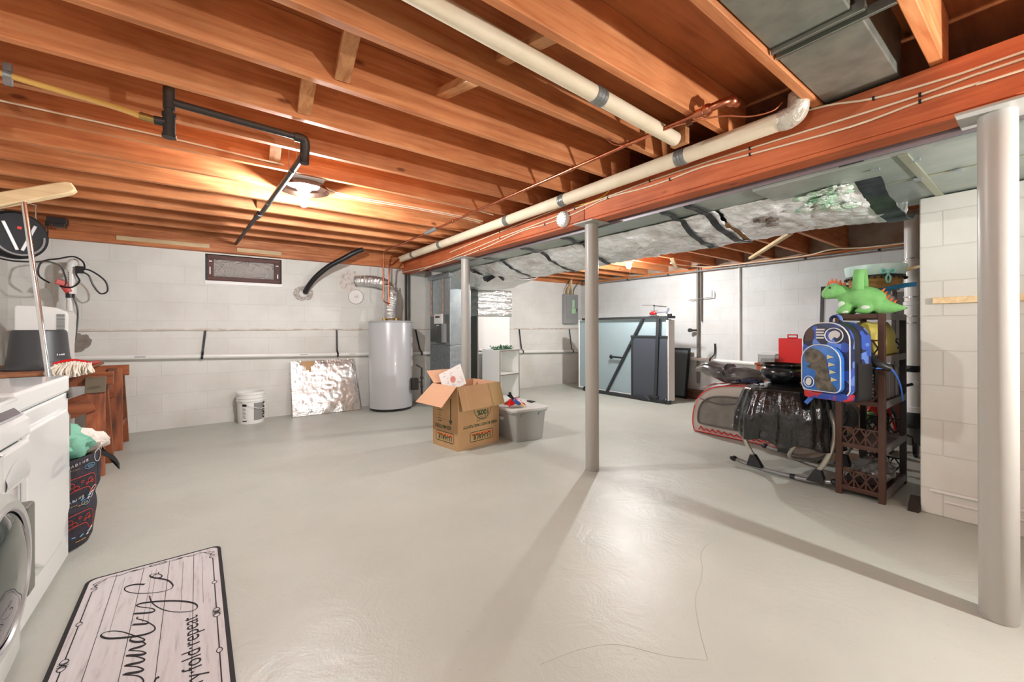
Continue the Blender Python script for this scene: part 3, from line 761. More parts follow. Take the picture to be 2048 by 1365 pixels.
mb.build('humidistat', [m_wpl, m_black], t, bevel=.0)
MB().box(fx - .008, 5.43, 1.08, fx - .004, 5.51, 1.15).build('sticker', m_paper, t)
MB().box(fx - .012, 5.25, .88, fx - .004, 5.50, 1.14).build('cover_plate', M('cover_plate', S(110, 114, 114), .4, .5), t, bevel=.002)
MB().box(fx - .05, 5.19, .90, fx - .004, 5.27, 1.17).build('side_box', m_panelg, t, bevel=.004)
mb = MB()
for k in range(4): mb.bar((2.92 + .03 * k, fy - .001, .72 - .01 * (k % 2)), (2.94 + .03 * k, fy - .001, .725), .002, .006, (0, 0, 1))
mb.build('pen_marks', m_ink, t)

# return air box wrapped with foil at the top
t = thing('return_air_box', 'white return air box with shiny foil wrapped top beside the furnace', 'duct', (3.6, 5.5, 0))
bx0, bx1, by0, by1 = 3.37, 3.98, 5.40, 5.88
MB().box(bx0, by0, 0, bx1, by1, 1.30).build('box_body', m_white, t, bevel=.008)
MB().box(bx0 - .006, by0 + .03, .1, bx0, by1, 1.5).build('side_panel', M('side_panel_shade', S(112, 112, 104), .5, .4), t)  # dark colour paints in the shade between furnace and air box
mb = MB()
def bxf(i, j):
    per = [(bx0 - .02, by1), (bx0 - .02, by0 - .02), (bx1 + .02, by0 - .02), (bx1 + .02, by1)]
    q = i * 3; k = min(int(q), 2); f = q - k
    x = per[k][0] + (per[k + 1][0] - per[k][0]) * f; y = per[k][1] + (per[k + 1][1] - per[k][1]) * f
    bulge = .018 * abs(math.sin(j * math.pi * 4)) + .006 * nz(i * 20, j * 20)
    nx = -1 if k == 0 else (1 if k == 2 else 0); ny = -1 if k == 1 else 0
    return V((x + nx * bulge, y + ny * bulge, 1.29 + .42 * j))
mb.grid(bxf, 61, 50); mb.build('foil_wrap', m_foil4, t, mods=[('SOLIDIFY', {'thickness': .004})])
mb = MB(); mb.grid(lambda i, j: V((bx0 - .008 + (bx1 - bx0 + .016) * i, by0 - .008 - .003 * nz(i * 30, j * 5), .74 + .05 * j + .01 * nz(i * 18, 3))), 40, 4)
mb.build('foil_seam', m_foil4, t, mods=[('SOLIDIFY', {'thickness': .002})])
mb = MB()
def boot(i, j):     # rounded foil boot between trunk and box
    a = math.pi * (1.0 * j)
    y = 4.55 + 1.2 * i; hw = .62 - .04 * i
    p = V((3.28 + .10 * i - hw * math.cos(a), y, 1.90 - (.12 + .10 * math.sin(math.pi * min(1, i * 1.1))) * math.sin(a) ** .7))
    return p + V((0, 0, .02 * nz(i * 9, j * 9, 4) + .01 * nz(i * 25, j * 25)))
mb.grid(boot, 50, 40)
tag(mb.build('foil_boot', m_foil4, mods=[('SOLIDIFY', {'thickness': .005})]), 'bulging foil covered boot joining the trunk duct to the white air box', 'duct')
mb = MB().bar((2.93, 4.52, 1.74), (3.13, 4.50, 1.86), .09, .055, (0, -.3, 1)).bar((3.1, 4.45, 1.80), (3.16, 4.42, 1.74), .03, .03)
tag(mb.build('damper_bracket', m_strap, bevel=.004), 'dark grey bracket hanging under the foil duct by the furnace', 'bracket')
tag(MB().box(3.93, 5.85, 1.47, 4.02, 5.888, 1.67).build('conduit_box', m_panelg, bevel=.005), 'small grey box on the back wall beside the foil wrapped air box', 'box')

# ------------------------------------------------------------------ water heater
hx, hy = 2.03, 5.53
t = thing('water_heater', 'tall grey cylindrical water heater against the back wall', 'water heater', (hx, hy, 0))
MB().lathe([(.29, .035), (.29, 1.185), (.284, 1.2), (.26, 1.208), (0, 1.212)], (hx, hy, 0), 64).build('tank', m_heater, t, sharp=50)
MB().lathe([(.27, 0), (.278, .005), (.278, .036)], (hx, hy, 0), 48).build('base_ring', m_black, t)
MB().lathe([(.293, -.006), (.295, 0), (.293, .006)], (hx, hy, 1.188), 64, caps=False).build('rim', M('rim_grey', S(158, 160, 162), .3), t)
mb = MB(); dirr = V((.8, -.6, 0))
for z0, z1 in ((.9, .98), (.72, .84), (.58, .66)):
    for k in range(5):
        a0 = math.radians(-40 + k * 5); a1 = math.radians(-35 + k * 5)
        mb.add([(hx + .292 * math.cos(a0), hy + .292 * math.sin(a0), z0), (hx + .292 * math.cos(a1), hy + .292 * math.sin(a1), z0),
                (hx + .292 * math.cos(a1), hy + .292 * math.sin(a1), z1), (hx + .292 * math.cos(a0), hy + .292 * math.sin(a0), z1)], [(0, 1, 2, 3)])
mb.build('label_plate', m_paper, t)
mb = MB().box(hx + .2, hy - .27, .26, hx + .29, hy - .19, .42).tube([(hx + .28, hy - .22, .36), (hx + .34, hy - .24, .36), (hx + .35, hy - .24, .2), (hx + .35, hy - .24, .55), (hx + .28, hy - .2, .6)], .012, 10)
mb.ell((hx + .35, hy - .24, .42), (.025, .02, .03), n=10).ell((hx + .35, hy - .24, .30), (.022, .02, .022), n=10).tube([(hx + .35, hy - .24, .22), (hx + .35, hy - .24, .1)], .01, 8)
mb.build('gas_valve', m_iron, t, bevel=.002)
mb = MB().tube([(hx - .13, hy - .1, 1.2), (hx - .13, hy - .1, 1.245)], .02, 12).tube([(hx + .03, hy - .12, 1.2), (hx + .03, hy - .12, 1.245)], .02, 12)
mb.tube([(hx - .1, hy - .05, 1.23), (hx + .1, hy - .05, 1.24)], .012, 8)
mb.build('top_fittings', m_brass, t)
vp = spline([(hx, hy + .02, 1.205), (hx - .01, hy + .02, 1.35), (hx + .015, hy + .04, 1.47), (hx + .04, hy + .08, 1.58), (hx + .02, hy + .13, 1.68), (hx - .06, hy + .18, 1.745), (hx - .2, hy + .25, 1.77), (hx - .33, hy + .34, 1.765), (hx - .36, hy + .362, 1.762)], 12)
rs = [.077 + .004 * math.sin(i * 2.1) + .004 * nz(i * .5, 3) for i in range(len(vp))]
t = thing('vent_pipe', 'crinkled foil vent pipe rising from the water heater into the wall', 'vent pipe', (hx, hy, 1.2))
MB().tube(vp, rs, 22).build('flexible_duct', m_foil4, t)
c = V((hx + .03, hy + .1, 1.62)); mb = MB()
mb.tube(spline([c + V((-.03, -.07, .03)), c + V((.02, -.085, .0)), c + V((.07, -.05, -.05)), c + V((.07, .02, -.08))], 6), .012, 8)
mb.grid(lambda i, j: c + V((.055 + .03 * i + .02 * nz(i * 7, j * 7), -.03 + .05 * i, .12 - .42 * j + .03 * nz(j * 9, 2))), 6, 24)
mb.build('loose_tape', M('loose_foil', S(206, 204, 200), .35, .6), t, mods=[('SOLIDIFY', {'thickness': .002})])
mb = MB(); o = []
for k in range(36):
    a = 2 * math.pi * k / 36; r = .16 + .05 * nz(k * .7, 2); o.append((1.585 + r * math.cos(a), 5.883, 1.76 + r * .95 * math.sin(a)))
mb.prism(o, (0, .006, 0))
struct('trim_7', mb, M('patch_mortar', S(214, 206, 198), .9, col2=S(150, 140, 132), vscale=18, lo=.5, hi=.72))
t = thing('flue_cover', 'round white flue cover plate on the back wall left of the heater', 'cover', (1.665, 5.888, 1.44))
MB().lathe([(.1, 0), (.1, .008), (.09, .014), (.045, .010), (.04, .018), (0, .02)], (1.665, 5.888, 1.545), 36, axis_to((0, -1, 0))).build('plate', m_white, t)
mb = MB().lathe([(.1, 0), (.104, .004), (.1, .006)], (1.665, 5.887, 1.545), 36, axis_to((0, -1, 0)), caps=False)
for k in range(5): mb.ell((1.665 - .02 + .01 * k, 5.868, 1.545 + .012 * math.sin(k * 2)), (.006, .003, .006), n=8)
mb.build('rust_ring', M('rust_stain', S(110, 98, 90), .9), t)
hp = spline([(1.02, 5.86, 1.575), (1.04, 5.80, 1.64), (1.12, 5.70, 1.77), (1.25, 5.60, 1.90), (1.40, 5.52, 2.0), (1.52, 5.47, 2.08), (1.63, 5.45, 2.14)], 8)
tag(MB().tube(hp, .032, 18).build('black_hose', m_black), 'thick black hose curving from the joists into the back wall', 'hose')
mb = MB(); mb.grid(lambda i, j: V((1.0 + (.05 + .07 * j + .02 * nz(i * 12, 3) * j) * math.cos(2 * math.pi * i), 5.884 - .012 * (1 - j), 1.56 + (.045 + .05 * j + .02 * nz(i * 12, 9) * j) * math.sin(2 * math.pi * i))), 40, 5)
struct('trim_8', mb, M('collar_mortar', S(206, 198, 190), .9, col2=S(140, 132, 124), vscale=40))
tag(MB().tube([(2.375, 5.84, 0), (2.375, 5.84, 1.93)], .016, 12).build('black_riser', m_iron), 'black vertical pipe between the water heater and the furnace, the left one', 'pipe', 'black risers by the heater')
tag(MB().tube([(2.425, 5.84, 0), (2.425, 5.84, 1.93)], .012, 12).build('black_riser', m_iron), 'thinner black vertical pipe just right of the other by the heater', 'pipe', 'black risers by the heater')

# ------------------------------------------------------------------ wall drain pipes and strap hangers
def zp(x): return .826 - .0255 * (x + 1.45)
t = thing('wall_drain_pipe', 'white plastic drain pipe running low along the back wall', 'pipe', (2.2, 5.85, .6))
MB().tube([(XL + .02, 5.855, zp(XL)), (XR - .04, 5.855, zp(XR))], .027, 20).build('pipe_length', m_pvc, t)
mb = MB()
for x in (-.62, .95, 1.55, 4.3):
    mb.ribbon([(x, 5.8275, zp(x) + .004), (x + .09, 5.8275, zp(x + .09) + .004)], .006, (0, -1, 0))
mb.build('print_mark', m_dgrey, t)
def hanger(x, lab, lean=0.0):
    z0 = zp(x); mb = MB()
    prof = [(5.885, 1.085), (5.88, .95), (5.87, z0 + .06), (5.845, z0 + .031), (5.823, z0 + .012), (5.823, z0 - .014), (5.845, z0 - .031), (5.866, z0 - .02)]
    pts = [(x + lean * (1.085 - z), y, z) for y, z in prof]; vs = []
    for p in spline(pts, 4): vs += [p + V((-.011, 0, 0)), p + V((.011, 0, 0))]
    mb.add(vs, [(2 * i, 2 * i + 1, 2 * i + 3, 2 * i + 2) for i in range(len(vs) // 2 - 1)])
    tag(mb.build('strap_hanger', m_strap, mods=[('SOLIDIFY', {'thickness': .003})]), lab, 'hanger', 'metal strap hangers on the back wall pipe')
hanger(-.02, 'metal strap hanger on the wall pipe below the window', -.1)
hanger(1.41, 'metal strap hanger on the wall pipe above the foil board', 0)
hanger(2.55, 'metal strap hanger on the wall pipe between heater and furnace', .2)
hanger(4.55, 'metal strap hanger on the wall pipe right of the white cube shelf', .12)
hanger(5.82, 'metal strap hanger on the wall pipe below the breaker panel', .12)
t = thing('right_wall_pipe', 'white plastic drain pipe running low along the right wall', 'pipe', (6.1, 3.4, .6))
MB().tube([(6.105, .95, .575), (6.105, 5.82, .645)], .027, 18).build('pipe_length', m_pvc, t)
mb = MB(); pts = [(6.13, 3.11, .86), (6.125, 3.11, .72), (6.10, 3.13, .665), (6.075, 3.15, .64), (6.072, 3.16, .60), (6.10, 3.16, .575)]; vs = []
for p in spline(pts, 4): vs += [p + V((0, -.012, 0)), p + V((0, .012, 0))]
mb.add(vs, [(2 * i, 2 * i + 1, 2 * i + 3, 2 * i + 2) for i in range(len(vs) // 2 - 1)])
tag(mb.build('strap_hanger', m_strap, mods=[('SOLIDIFY', {'thickness': .003})]), 'metal strap hanger on the right wall pipe behind the folded tarp', 'hanger')

# breaker panel with conductors
t = thing('breaker_panel', 'grey steel breaker panel on the back wall with green label', 'breaker panel', (5.8, 5.83, 1.19))
px0, px1, pz0, pz1 = 5.62, 5.99, 1.19, 1.77
MB().box(px0, 5.80, pz0, px1, 5.888, pz1).build('cabinet', m_panelg, t, bevel=.006)
MB().box(px0 + .03, 5.788, pz0 + .1, px1 - .03, 5.80, pz1 - .03).build('door', M('panel_door', S(138, 140, 140), .45), t, bevel=.004)
MB().box(px1 - .065, 5.782, 1.43, px1 - .045, 5.788, 1.49).build('latch', m_black, t)
mb = MB().box(5.81, 5.786, 1.50, 5.87, 5.788, 1.66).box(5.80, 5.786, 1.39, 5.90, 5.788, 1.49)
mb.build('label_card', m_sticker, t)
for i in range(8):
    x = 5.66 + .035 * i; dx = RND.uniform(-.14, .14)
    tag(MB().tube(spline([(x, 5.845, pz1), (x, 5.84, 1.86), (x + dx * .4, 5.80, 1.96), (x + dx, 5.74, 2.10)], 6), .007, 8).build('panel_cable', [m_cable, m_dgrey, m_cabley][i % 3]),
        f'cable rising from the breaker panel top, {ORD[i]} from the left', 'cable', 'cables above the breaker panel')
# conduits on the right wall
t = thing('valve_riser', 'grey pipe riser with valve and cross bar on the right wall', 'pipe', (6.1, 3.36, .2))
MB().tube([(6.105, 3.36, .24), (6.105, 3.36, 2.08)], .019, 14).tube([(6.115, 3.315, 1.2), (6.115, 3.315, 2.08)], .012, 10).build('riser', M('riser_grey', S(120, 116, 110), .5, .4), t)
mb = MB().tube([(6.09, 3.50, 1.535), (6.09, 3.13, 1.56)], .006, 8).tube([(6.09, 3.13, 1.555), (6.09, 3.13, 1.66)], .007, 8); mb.build('cross_bar', m_steel, t)
mb = MB().tube([(6.1, 3.37, 1.06), (6.06, 3.43, 1.06)], .016, 12).ell((6.055, 3.45, 1.06), (.02, .035, .03), n=10).lathe([(.03, -.005), (.03, .005)], (6.04, 3.46, 1.06), 14, axis_to((-1, 0, 0)))
mb.build('valve', m_iron, t)
tag(MB().tube([(6.12, 2.75, .62), (6.12, 2.75, 2.0)], .012, 10).build('white_conduit', m_white), 'thin white conduit rising up the right wall beside the valve riser', 'conduit')
mb = MB().tube([(6.00, .55, 1.965), (6.00, 5.6, 1.965)], .011, 10); mb.mat(1)
for y in (1.2, 1.9, 2.6, 3.8, 4.6): mb.box(5.985, y - .012, 1.95, 6.03, y + .012, 1.975)
tag(mb.build('grey_conduit', [m_steel, m_strap]), 'grey conduit running along the top of the right wall', 'conduit')
tag(MB().tube(spline([(5.96, .6, 1.99), (5.95, 1.3, 2.0), (5.9, 1.6, 2.02), (5.95, 1.9, 1.99), (5.97, 2.6, 1.99), (5.96, 3.1, 2.0), (5.7, 3.3, 2.02), (5.3, 3.32, 2.022)], 8), .008, 8).build('white_cable', m_cable),
    'white cable looping along the sill of the right wall', 'cable')
tag(MB().bar((4.5, 1.55, 2.008), (5.7, 2.42, 2.008), .045, .03).build('batten', m_pine, bevel=.002), 'pale wood batten nailed under the joists near the right wall', 'batten')
tag(MB().bar((4.9, 3.05, 2.008), (5.75, 3.5, 2.008), .045, .03).build('batten', m_pine, bevel=.002), 'pale wood batten under the joists right of the far bulb', 'batten')

# soil stack
sx, sy = 5.30, .83
t = thing('soil_stack', 'thick white plastic soil stack beside the block partition', 'pipe', (sx, sy, 0))
MB().lathe([(.053, .16), (.053, 2.14)], (sx, sy, 0), 30).build('stack_pipe', m_pvc, t)
for z0, z1 in ((.30, .36), (.55, .60), (1.66, 1.72), (1.30, 1.34)): MB().lathe([(.054, z0), (.062, z0 + .005), (.062, z1 - .005), (.054, z1)], (sx, sy, 0), 30, caps=False).build('hub', m_pvc, t)
mb = MB()
for z in (1.14, 1.2, 1.38, 1.74): mb.lathe([(.0535, z - .008), (.06, z - .006), (.06, z + .006), (.0535, z + .008)], (sx, sy, 0), 30, caps=False)
mb.build('clamp_ring', m_chrome, t)
MB().lathe([(.06, .16), (.07, .17), (.07, .28), (.06, .30)], (sx, sy, 0), 30).build('rubber_coupling', m_rubber, t)
MB().lathe([(.064, 0), (.06, .16)], (sx, sy, 0), 30).build('floor_stub', m_dgrey, t)
mb = MB().tube([(sx - .24, sy + .02, .70), (sx - .02, sy, .72)], .016, 12).lathe([(.055, .68), (.06, .685), (.06, .735), (.055, .74)], (sx, sy, 0), 24, caps=False)
mb.build('side_arm', m_black, t)
# partition details
tag(MB().box(3.388, -.35, 1.235, 3.412, .445, 1.272).build('rail_strip', m_pine, bevel=.003), 'cream wooden strip fixed to the block partition behind the right post', 'strip')
mb = MB().prism([(3.36, .50, 0), (3.47, .50, 0), (3.47, .50, .07), (3.44, .50, .07)], (0, .05, 0))
tag(mb.build('wood_wedge', m_brownd), 'small dark wood wedge on the floor at the partition corner', 'wedge')
mb = MB().box(3.397, -2.4, .135, 3.412, .46, .150).box(3.40, -2.4, .085, 3.412, .40, .095)
struct('baseboard_partition', mb, m_white, bevel=.004)
# dark low timber at the foot of the right wall
tag(MB().box(5.98, 3.15, 0, 6.14, 4.35, .13).build('floor_timber', wood('dark_timber', S(70, 42, 24), S(98, 62, 38), S(110, 74, 48), 'y')), 'dark wood timber lying along the foot of the right wall', 'timber')
# ------------------------------------------------------------------ washer and dryer (fronts face +X)
t = thing('washing_machine', 'white front-loading washing machine at the left edge, nearest the camera', 'washing machine', (-.87, 1.78, 0))
wy0, wy1, wf = 1.43, 2.11, -.50
mb = MB()
def wfront(i, j):
    y = wy0 + (wy1 - wy0) * i; z = .03 + .70 * j
    return V((wf - .012 + .032 * math.sin(math.pi * i) ** .8 * min(1, 3 * j + .5), y, z))
mb.box(-1.24, wy0, .03, wf - .012, wy1, .875)
mb.grid(wfront, 24, 12)
mb.build('cabinet', m_appl, t, bevel=.012, seg=3)
ys = [(wf - .01, .735), (wf + .014, .745), (wf + .012, .80), (wf - .04, .862), (wf - .06, .872), (wf - .25, .876), (wf - .25, .735)]
MB().prism([(x, wy0 + .003, z) for x, z in reversed(ys)], (0, wy1 - wy0 - .006, 0)).build('console', m_appl, t, bevel=.006)
mb = MB().hexa([(wf - .01, wy1 - .34, .812), (wf - .01, wy1 - .03, .812), (wf - .055, wy1 - .03, .868), (wf - .055, wy1 - .34, .868),
                (wf + .006, wy1 - .34, .816), (wf + .006, wy1 - .03, .816), (wf - .045, wy1 - .03, .876), (wf - .045, wy1 - .34, .876)])
mb.build('display_frame', m_silver, t, bevel=.003)
mb = MB().hexa([(wf - .010, wy1 - .32, .819), (wf - .010, wy1 - .05, .819), (wf - .044, wy1 - .05, .868), (wf - .044, wy1 - .32, .868),
                (wf + .004, wy1 - .32, .824), (wf + .004, wy1 - .05, .824), (wf - .040, wy1 - .05, .876), (wf - .040, wy1 - .32, .876)])
mb.build('display', M('display_grey', S(104, 98, 102), .2), t)
mb = MB().box(wf - .005, wy1 - .26, .60, wf + .018, wy1 - .02, .735)
mb.build('drawer_front', m_appl, t, bevel=.012, seg=3)
mb = MB()
mb.grid(lambda i, j: V((wf + .0185 + .004 * math.sin(math.pi * j), wy1 - .24 + .2 * i, .615 + .075 * j * (1 - .5 * (2 * i - 1) ** 2))), 14, 8)
mb.build('drawer_pull', M('pull_grey', S(206, 208, 206), .2), t)
c = (wf + .008, 1.69, .43); mx = axis_to((1, 0, 0))
MB().lathe([(.27, -.02), (.265, .0), (.24, .012), (.225, .02)], c, 48, mx).build('door_surround', m_appl, t)
d = MB().lathe([(.225, .01), (.222, .045), (.20, .058), (.185, .055)], c, 48, mx, caps=False).build('door_ring', M('ring_grey', S(176, 180, 174), .25), t)
MB().lathe([(.187, .05), (.184, .058), (.178, .06), (.174, .054)], c, 48, mx, caps=False).build('chrome_rim', m_silver, d)
MB().lathe([(.17, .052), (.15, .062), (.10, .072), (0, .078)], c, 40, mx).build('door_glass', m_glass, d)
MB().box(c[0] + .005, c[1] + .19, c[2] - .15, c[0] + .052, c[1] + .262, c[2] + .13).build('door_handle', M('handle_grey', S(104, 104, 97), .35), d, bevel=.01, seg=3)

t = thing('tumble_dryer', 'white tumble dryer with plain door, beyond the washing machine', 'dryer', (-.9, 2.5, 0))
ey0, ey1, ef = 2.15, 2.835, -.535
MB().box(-1.25, ey0, .02, ef, ey1, .80).build('cabinet', m_appl, t, bevel=.008, seg=3)
MB().box(-1.26, ey0 - .002, .805, ef + .004, ey1 + .002, .882).build('top_lid', m_appl, t, bevel=.012, seg=3)
MB().prism([(ef, ey0 + .05, .27), (ef, ey0 + .25, .16), (ef, ey1 - .2, .16), (ef, ey1 - .07, .27), (ef, ey1 - .07, .70), (ef, ey1 - .10, .735), (ef, ey0 + .08, .735), (ef, ey0 + .05, .70)], (.018, 0, 0)).build('door', m_appl, t, bevel=.008, seg=3)
for z in (.34, .60): MB().box(ef, ey1 - .06, z, ef + .016, ey1 - .04, z + .10).build('hinge', m_dgrey, t, bevel=.003)
MB().box(ef, ey1 - .03, .775, ef + .006, ey1 - .012, .80).build('lid_catch', m_black, t)

# ------------------------------------------------------------------ laundry hamper with clothes
hc = V((-.675, 3.05, 0))
t = thing('laundry_hamper', 'dark fabric hamper printed with red game controllers, behind the dryer', 'hamper', tuple(hc))
def hr(a, z):
    q = z / .45
    return (.19 + .03 * q + .010 * nz(math.cos(a) * 1.4, math.sin(a) * 1.4, z * 7) + .006 * nz(math.cos(a) * 3, math.sin(a) * 3, z * 16) - .012 * math.exp(-((z - .24) / .03) ** 2)) * (1 if z > .03 else .93 + z * 2.3)
mb = MB(); mb.grid(lambda i, j: hc + V((hr(2 * math.pi * i, .455 * j) * math.cos(2 * math.pi * i), hr(2 * math.pi * i, .455 * j) * math.sin(2 * math.pi * i), .004 + .455 * j + .012 * math.sin(2 * math.pi * i + 1) * j)), 56, 30, wrap=True)
mb.lathe([(0, .006), (.15, .006)], hc, 30, caps=False)
bag = mb
def hp_(a, z, off=.005): r = hr(a, z) + off; return hc + V((r * math.cos(a), r * math.sin(a), z + .004 + .012 * math.sin(a + 1) * z / .455))
A0 = math.radians(-52)        # the print faces the camera
def motif(z0, k):
    sgn = 1
    red = bl = wh = gd = bag; bag.mat(1)
    out = [(-.075, .0), (-.06, .035), (-.03, .045), (.03, .045), (.06, .035), (.078, .0), (.085, -.045), (.06, -.055), (.035, -.02), (-.035, -.02), (-.06, -.055), (-.085, -.045)]
    P = spline([(x, y, 0) for x, y in out], 4, closed=True)
    red.tube([hp_(A0 + .25 + p.x / .19, z0 + p.y) for p in P], .0014, 5, closed=True)
    for dx, dy, r in ((-.04, .012, .012), (.04, .012, .012), (.0, .02, .006), (.055, .0, .006), (.025, .0, .006), (-.02, -.005, .01)):
        red.tube([hp_(A0 + .25 + (dx + r * math.cos(q)) / .19, z0 + dy + r * math.sin(q)) for q in [2 * math.pi * w / 10 for w in range(10)]], .0013, 5, closed=True)
    bag.mat(2); bl.tube([hp_(A0 + .42 + (.025 * math.cos(q)) / .19, z0 + .085 + .012 * math.sin(q)) for q in [2 * math.pi * w / 14 for w in range(14)]], .0012, 5, closed=True)
    bl.tube([hp_(A0 + .42 + (.012 * math.cos(q)) / .19, z0 + .085 + .004 * math.sin(q)) for q in [2 * math.pi * w / 8 for w in range(8)]], .0011, 5, closed=True)
    for w in range(5): bl.tube([hp_(A0 - .3 + .2 * w, z0 - .07 - .01 * (w % 2)), hp_(A0 - .22 + .2 * w, z0 - .072)], .003, 5)
    bag.mat(3)
    a0, zz = A0 + .0, z0 + .10
    fn = {'L': [[(0, 1), (0, 0), (.6, 0)]], 'O': [[(0, 0), (0, 1), (.7, 1), (.7, 0), (0, 0)]], 'A': [[(0, 0), (.35, 1), (.7, 0)]], 'D': [[(0, 0), (0, 1), (.5, .9), (.7, .5), (.5, .1), (0, 0)]],
          'I': [[(.2, 0), (.2, 1)]], 'N': [[(0, 0), (0, 1), (.7, 0), (.7, 1)]], 'G': [[(.7, .9), (.2, 1), (0, .5), (.2, 0), (.7, .1), (.7, .5), (.4, .5)]]}
    for i, ch in enumerate('LOADING'):
        for st in fn[ch]:
            wh.tube([hp_(a0 - .12 + (i * .014 + x * .011) / .19, zz + .011 * y + .002 * i) for x, y in st], .0013, 4)
    for w in range(3): wh.tube([hp_(A0 + .5 + .06 * w, z0 - .085 + .01 * w), hp_(A0 + .56 + .06 * w, z0 - .08 + .012 * w)], .003, 5)
    q = [(A0 + .66 + .12 * math.cos(a), z0 + .12 + .03 * math.sin(a)) for a in [2 * math.pi * w / 16 for w in range(16)]]
    wh.tube([hp_(a, z) for a, z in q], .0011, 5, closed=True)
    bag.mat(4)
    for w in range(4): gd.tube([hp_(A0 + .2 + .07 * w, z0 - .1), hp_(A0 + .25 + .07 * w, z0 - .098)], .0025, 5)
    for w in range(6): gd.tube([hp_(A0 - .1 + .05 * w, z0 + .088), hp_(A0 - .07 + .05 * w, z0 + .088)], .0018, 5)
motif(.315, 0); motif(.135, 1)
bag.build('bag', [m_hamper, m_redink, m_blueink, m_whiteink, m_goldink], t)
hs = spline([hp_(A0 + .75, .44, .01), hp_(A0 + .95, .39, .05), hp_(A0 + 1.1, .33, .07), hp_(A0 + 1.25, .36, .05), hp_(A0 + 1.35, .43, .01)], 6)
mb = MB(); vs = []
for p in hs: vs += [p + V((0, 0, -.014)), p + V((0, 0, .014))]
mb.add(vs, [(2 * i, 2 * i + 1, 2 * i + 3, 2 * i + 2) for i in range(len(hs) - 1)])
mb.build('carry_strap', m_black, t, mods=[('SOLIDIFY', {'thickness': .003})])
def lump(c, r, sd, amp=.22, fr=2.0):
    return MB().ell(c, r, n=40, disp=lambda q: amp * nz(q.x * fr + sd, q.y * fr, q.z * fr) + .5 * amp * abs(nz(q.x * fr * 2.7 + sd, q.y * fr * 2.7, q.z * fr * 2.7)) + .09 * abs(nz(q.x * 6 + q.z * 4, q.y * 6, q.z * 6 + sd)) + .06 * nz(q.x * 11, q.y * 11, q.z * 11 + sd))
lp = lump(hc + V((-.0, -.04, .50)), (.165, .14, .115), 3, .3, 2.4)
tag(lp.build('green_shirt', m_green), 'crumpled mint green garment heaped in the dark hamper', 'clothes')
lp = lump(hc + V((.09, .10, .485)), (.13, .11, .08), 9, .26, 2.6)
tag(lp.build('white_towel', m_towel), 'off-white towel hanging over the hamper rim beside the green garment', 'towel')

# ------------------------------------------------------------------ sawhorses and worktop
m_sbr = M('bracket_steel', S(112, 102, 86), .45, .6)
def sawhorse(y, lab, far=False):
    t = thing('sawhorse', lab, 'sawhorse', (-1.05, y, 0), 0, 'brown wooden sawhorses')
    MB().box(-1.46, y - .02, .665, -.60, y + .02, .765).build('top_rail', m_sawx, t, bevel=.003)
    for x in (-1.36, -.69):
        for s_ in (-1, 1):
            a = V((x, y + s_ * .035, .74)); c = V((x - .012 * (1 if x < -1 else -1), y + s_ * .19, 0))
            mb = MB().hexa([(c.x - .055, c.y - .018, 0), (c.x + .055, c.y - .018, 0), (c.x + .055, c.y + .018, 0), (c.x - .055, c.y + .018, 0),
                            (a.x - .05, a.y - .016, .74), (a.x + .05, a.y - .016, .74), (a.x + .05, a.y + .016, .74), (a.x - .05, a.y + .016, .74)])
            mb.build('leg', m_saw, t, bevel=.003)
        for s_ in (() if far else (-1, 1)):
            mb = MB().hexa([(x - .058, y + s_ * .085 - .005, .615), (x + .058, y + s_ * .085 - .005, .615), (x + .058, y + s_ * .085 + .005, .615), (x - .058, y + s_ * .085 + .005, .615),
                     (x - .058, y + s_ * .058 - .005, .735), (x + .058, y + s_ * .058 - .005, .735), (x + .058, y + s_ * .058 + .005, .735), (x - .058, y + s_ * .058 + .005, .735)])
            if s_ < 0: mb.box(x - .03, y - .098, .66, x + .03, y - .092, .667)
            mb.build('steel_bracket', m_sbr, t, bevel=.002)
        MB().box(x + .045, y - .13, .20, x + .057, y + .13, .25).build('cross_tie', m_saw, t, bevel=.002)
    MB().bar((-.70, y - .115, .54), (-1.36, y - .15, .28), .022, .11).build('brace', m_sawx, t, bevel=.002)
sawhorse(4.50, 'brown wooden sawhorse with steel bracket, the one nearer the hamper')
sawhorse(5.30, 'brown wooden sawhorse close to the back wall under the worktop', True)
MB_ = MB().box(-1.47, 4.36, .766, -.80, 5.52, .788)
tag(MB_.build('worktop_board', m_board, bevel=.003), 'thin wooden worktop board laid across two sawhorses', 'board')
tag(MB().box(-1.46, 4.345, .69, -.92, 4.358, .765).box(-1.46, 4.345, .69, -1.44, 4.5, .70).build('green_strip', M('dark_green_board', S(36, 62, 48), .6)), 'dark green strip hanging under the front edge of the worktop', 'strip')

# upturned tub, dehumidifier
tc = (-1.06, 4.80, .788)
prof = [(.192, 0), (.195, .012), (.178, .03), (.172, .06), (.168, .09), (.165, .095), (.150, .29), (.143, .306), (.128, .31), (0, .31)]
t = thing('plastic_tub', 'dark grey plastic tub turned upside down on the worktop', 'tub', tc)
MB().lathe(prof, tc, 48).build('tub_body', m_tub, t)
a = math.radians(-38); mb = MB()
nr = V((math.cos(a), math.sin(a), .08)); rt = V((-math.sin(a), math.cos(a), 0))
for k, (w_, h_) in enumerate(((.008, .014), (.010, .010), (.012, .012), (.009, .014))):
    o_ = V(tc) + V((math.cos(a), math.sin(a), 0)) * .1672 + V((0, 0, .11)) + rt * (-.024 + .015 * k); mb.add([o_, o_ + rt * w_, o_ + rt * w_ + V((0, 0, h_)), o_ + V((0, 0, h_))], [(0, 1, 2, 3)])
mb.build('lettering', m_whiteink, t)
t = thing('dehumidifier', 'white dehumidifier with side vents standing behind the dark tub', 'dehumidifier', (-1.11, 5.2, .788))
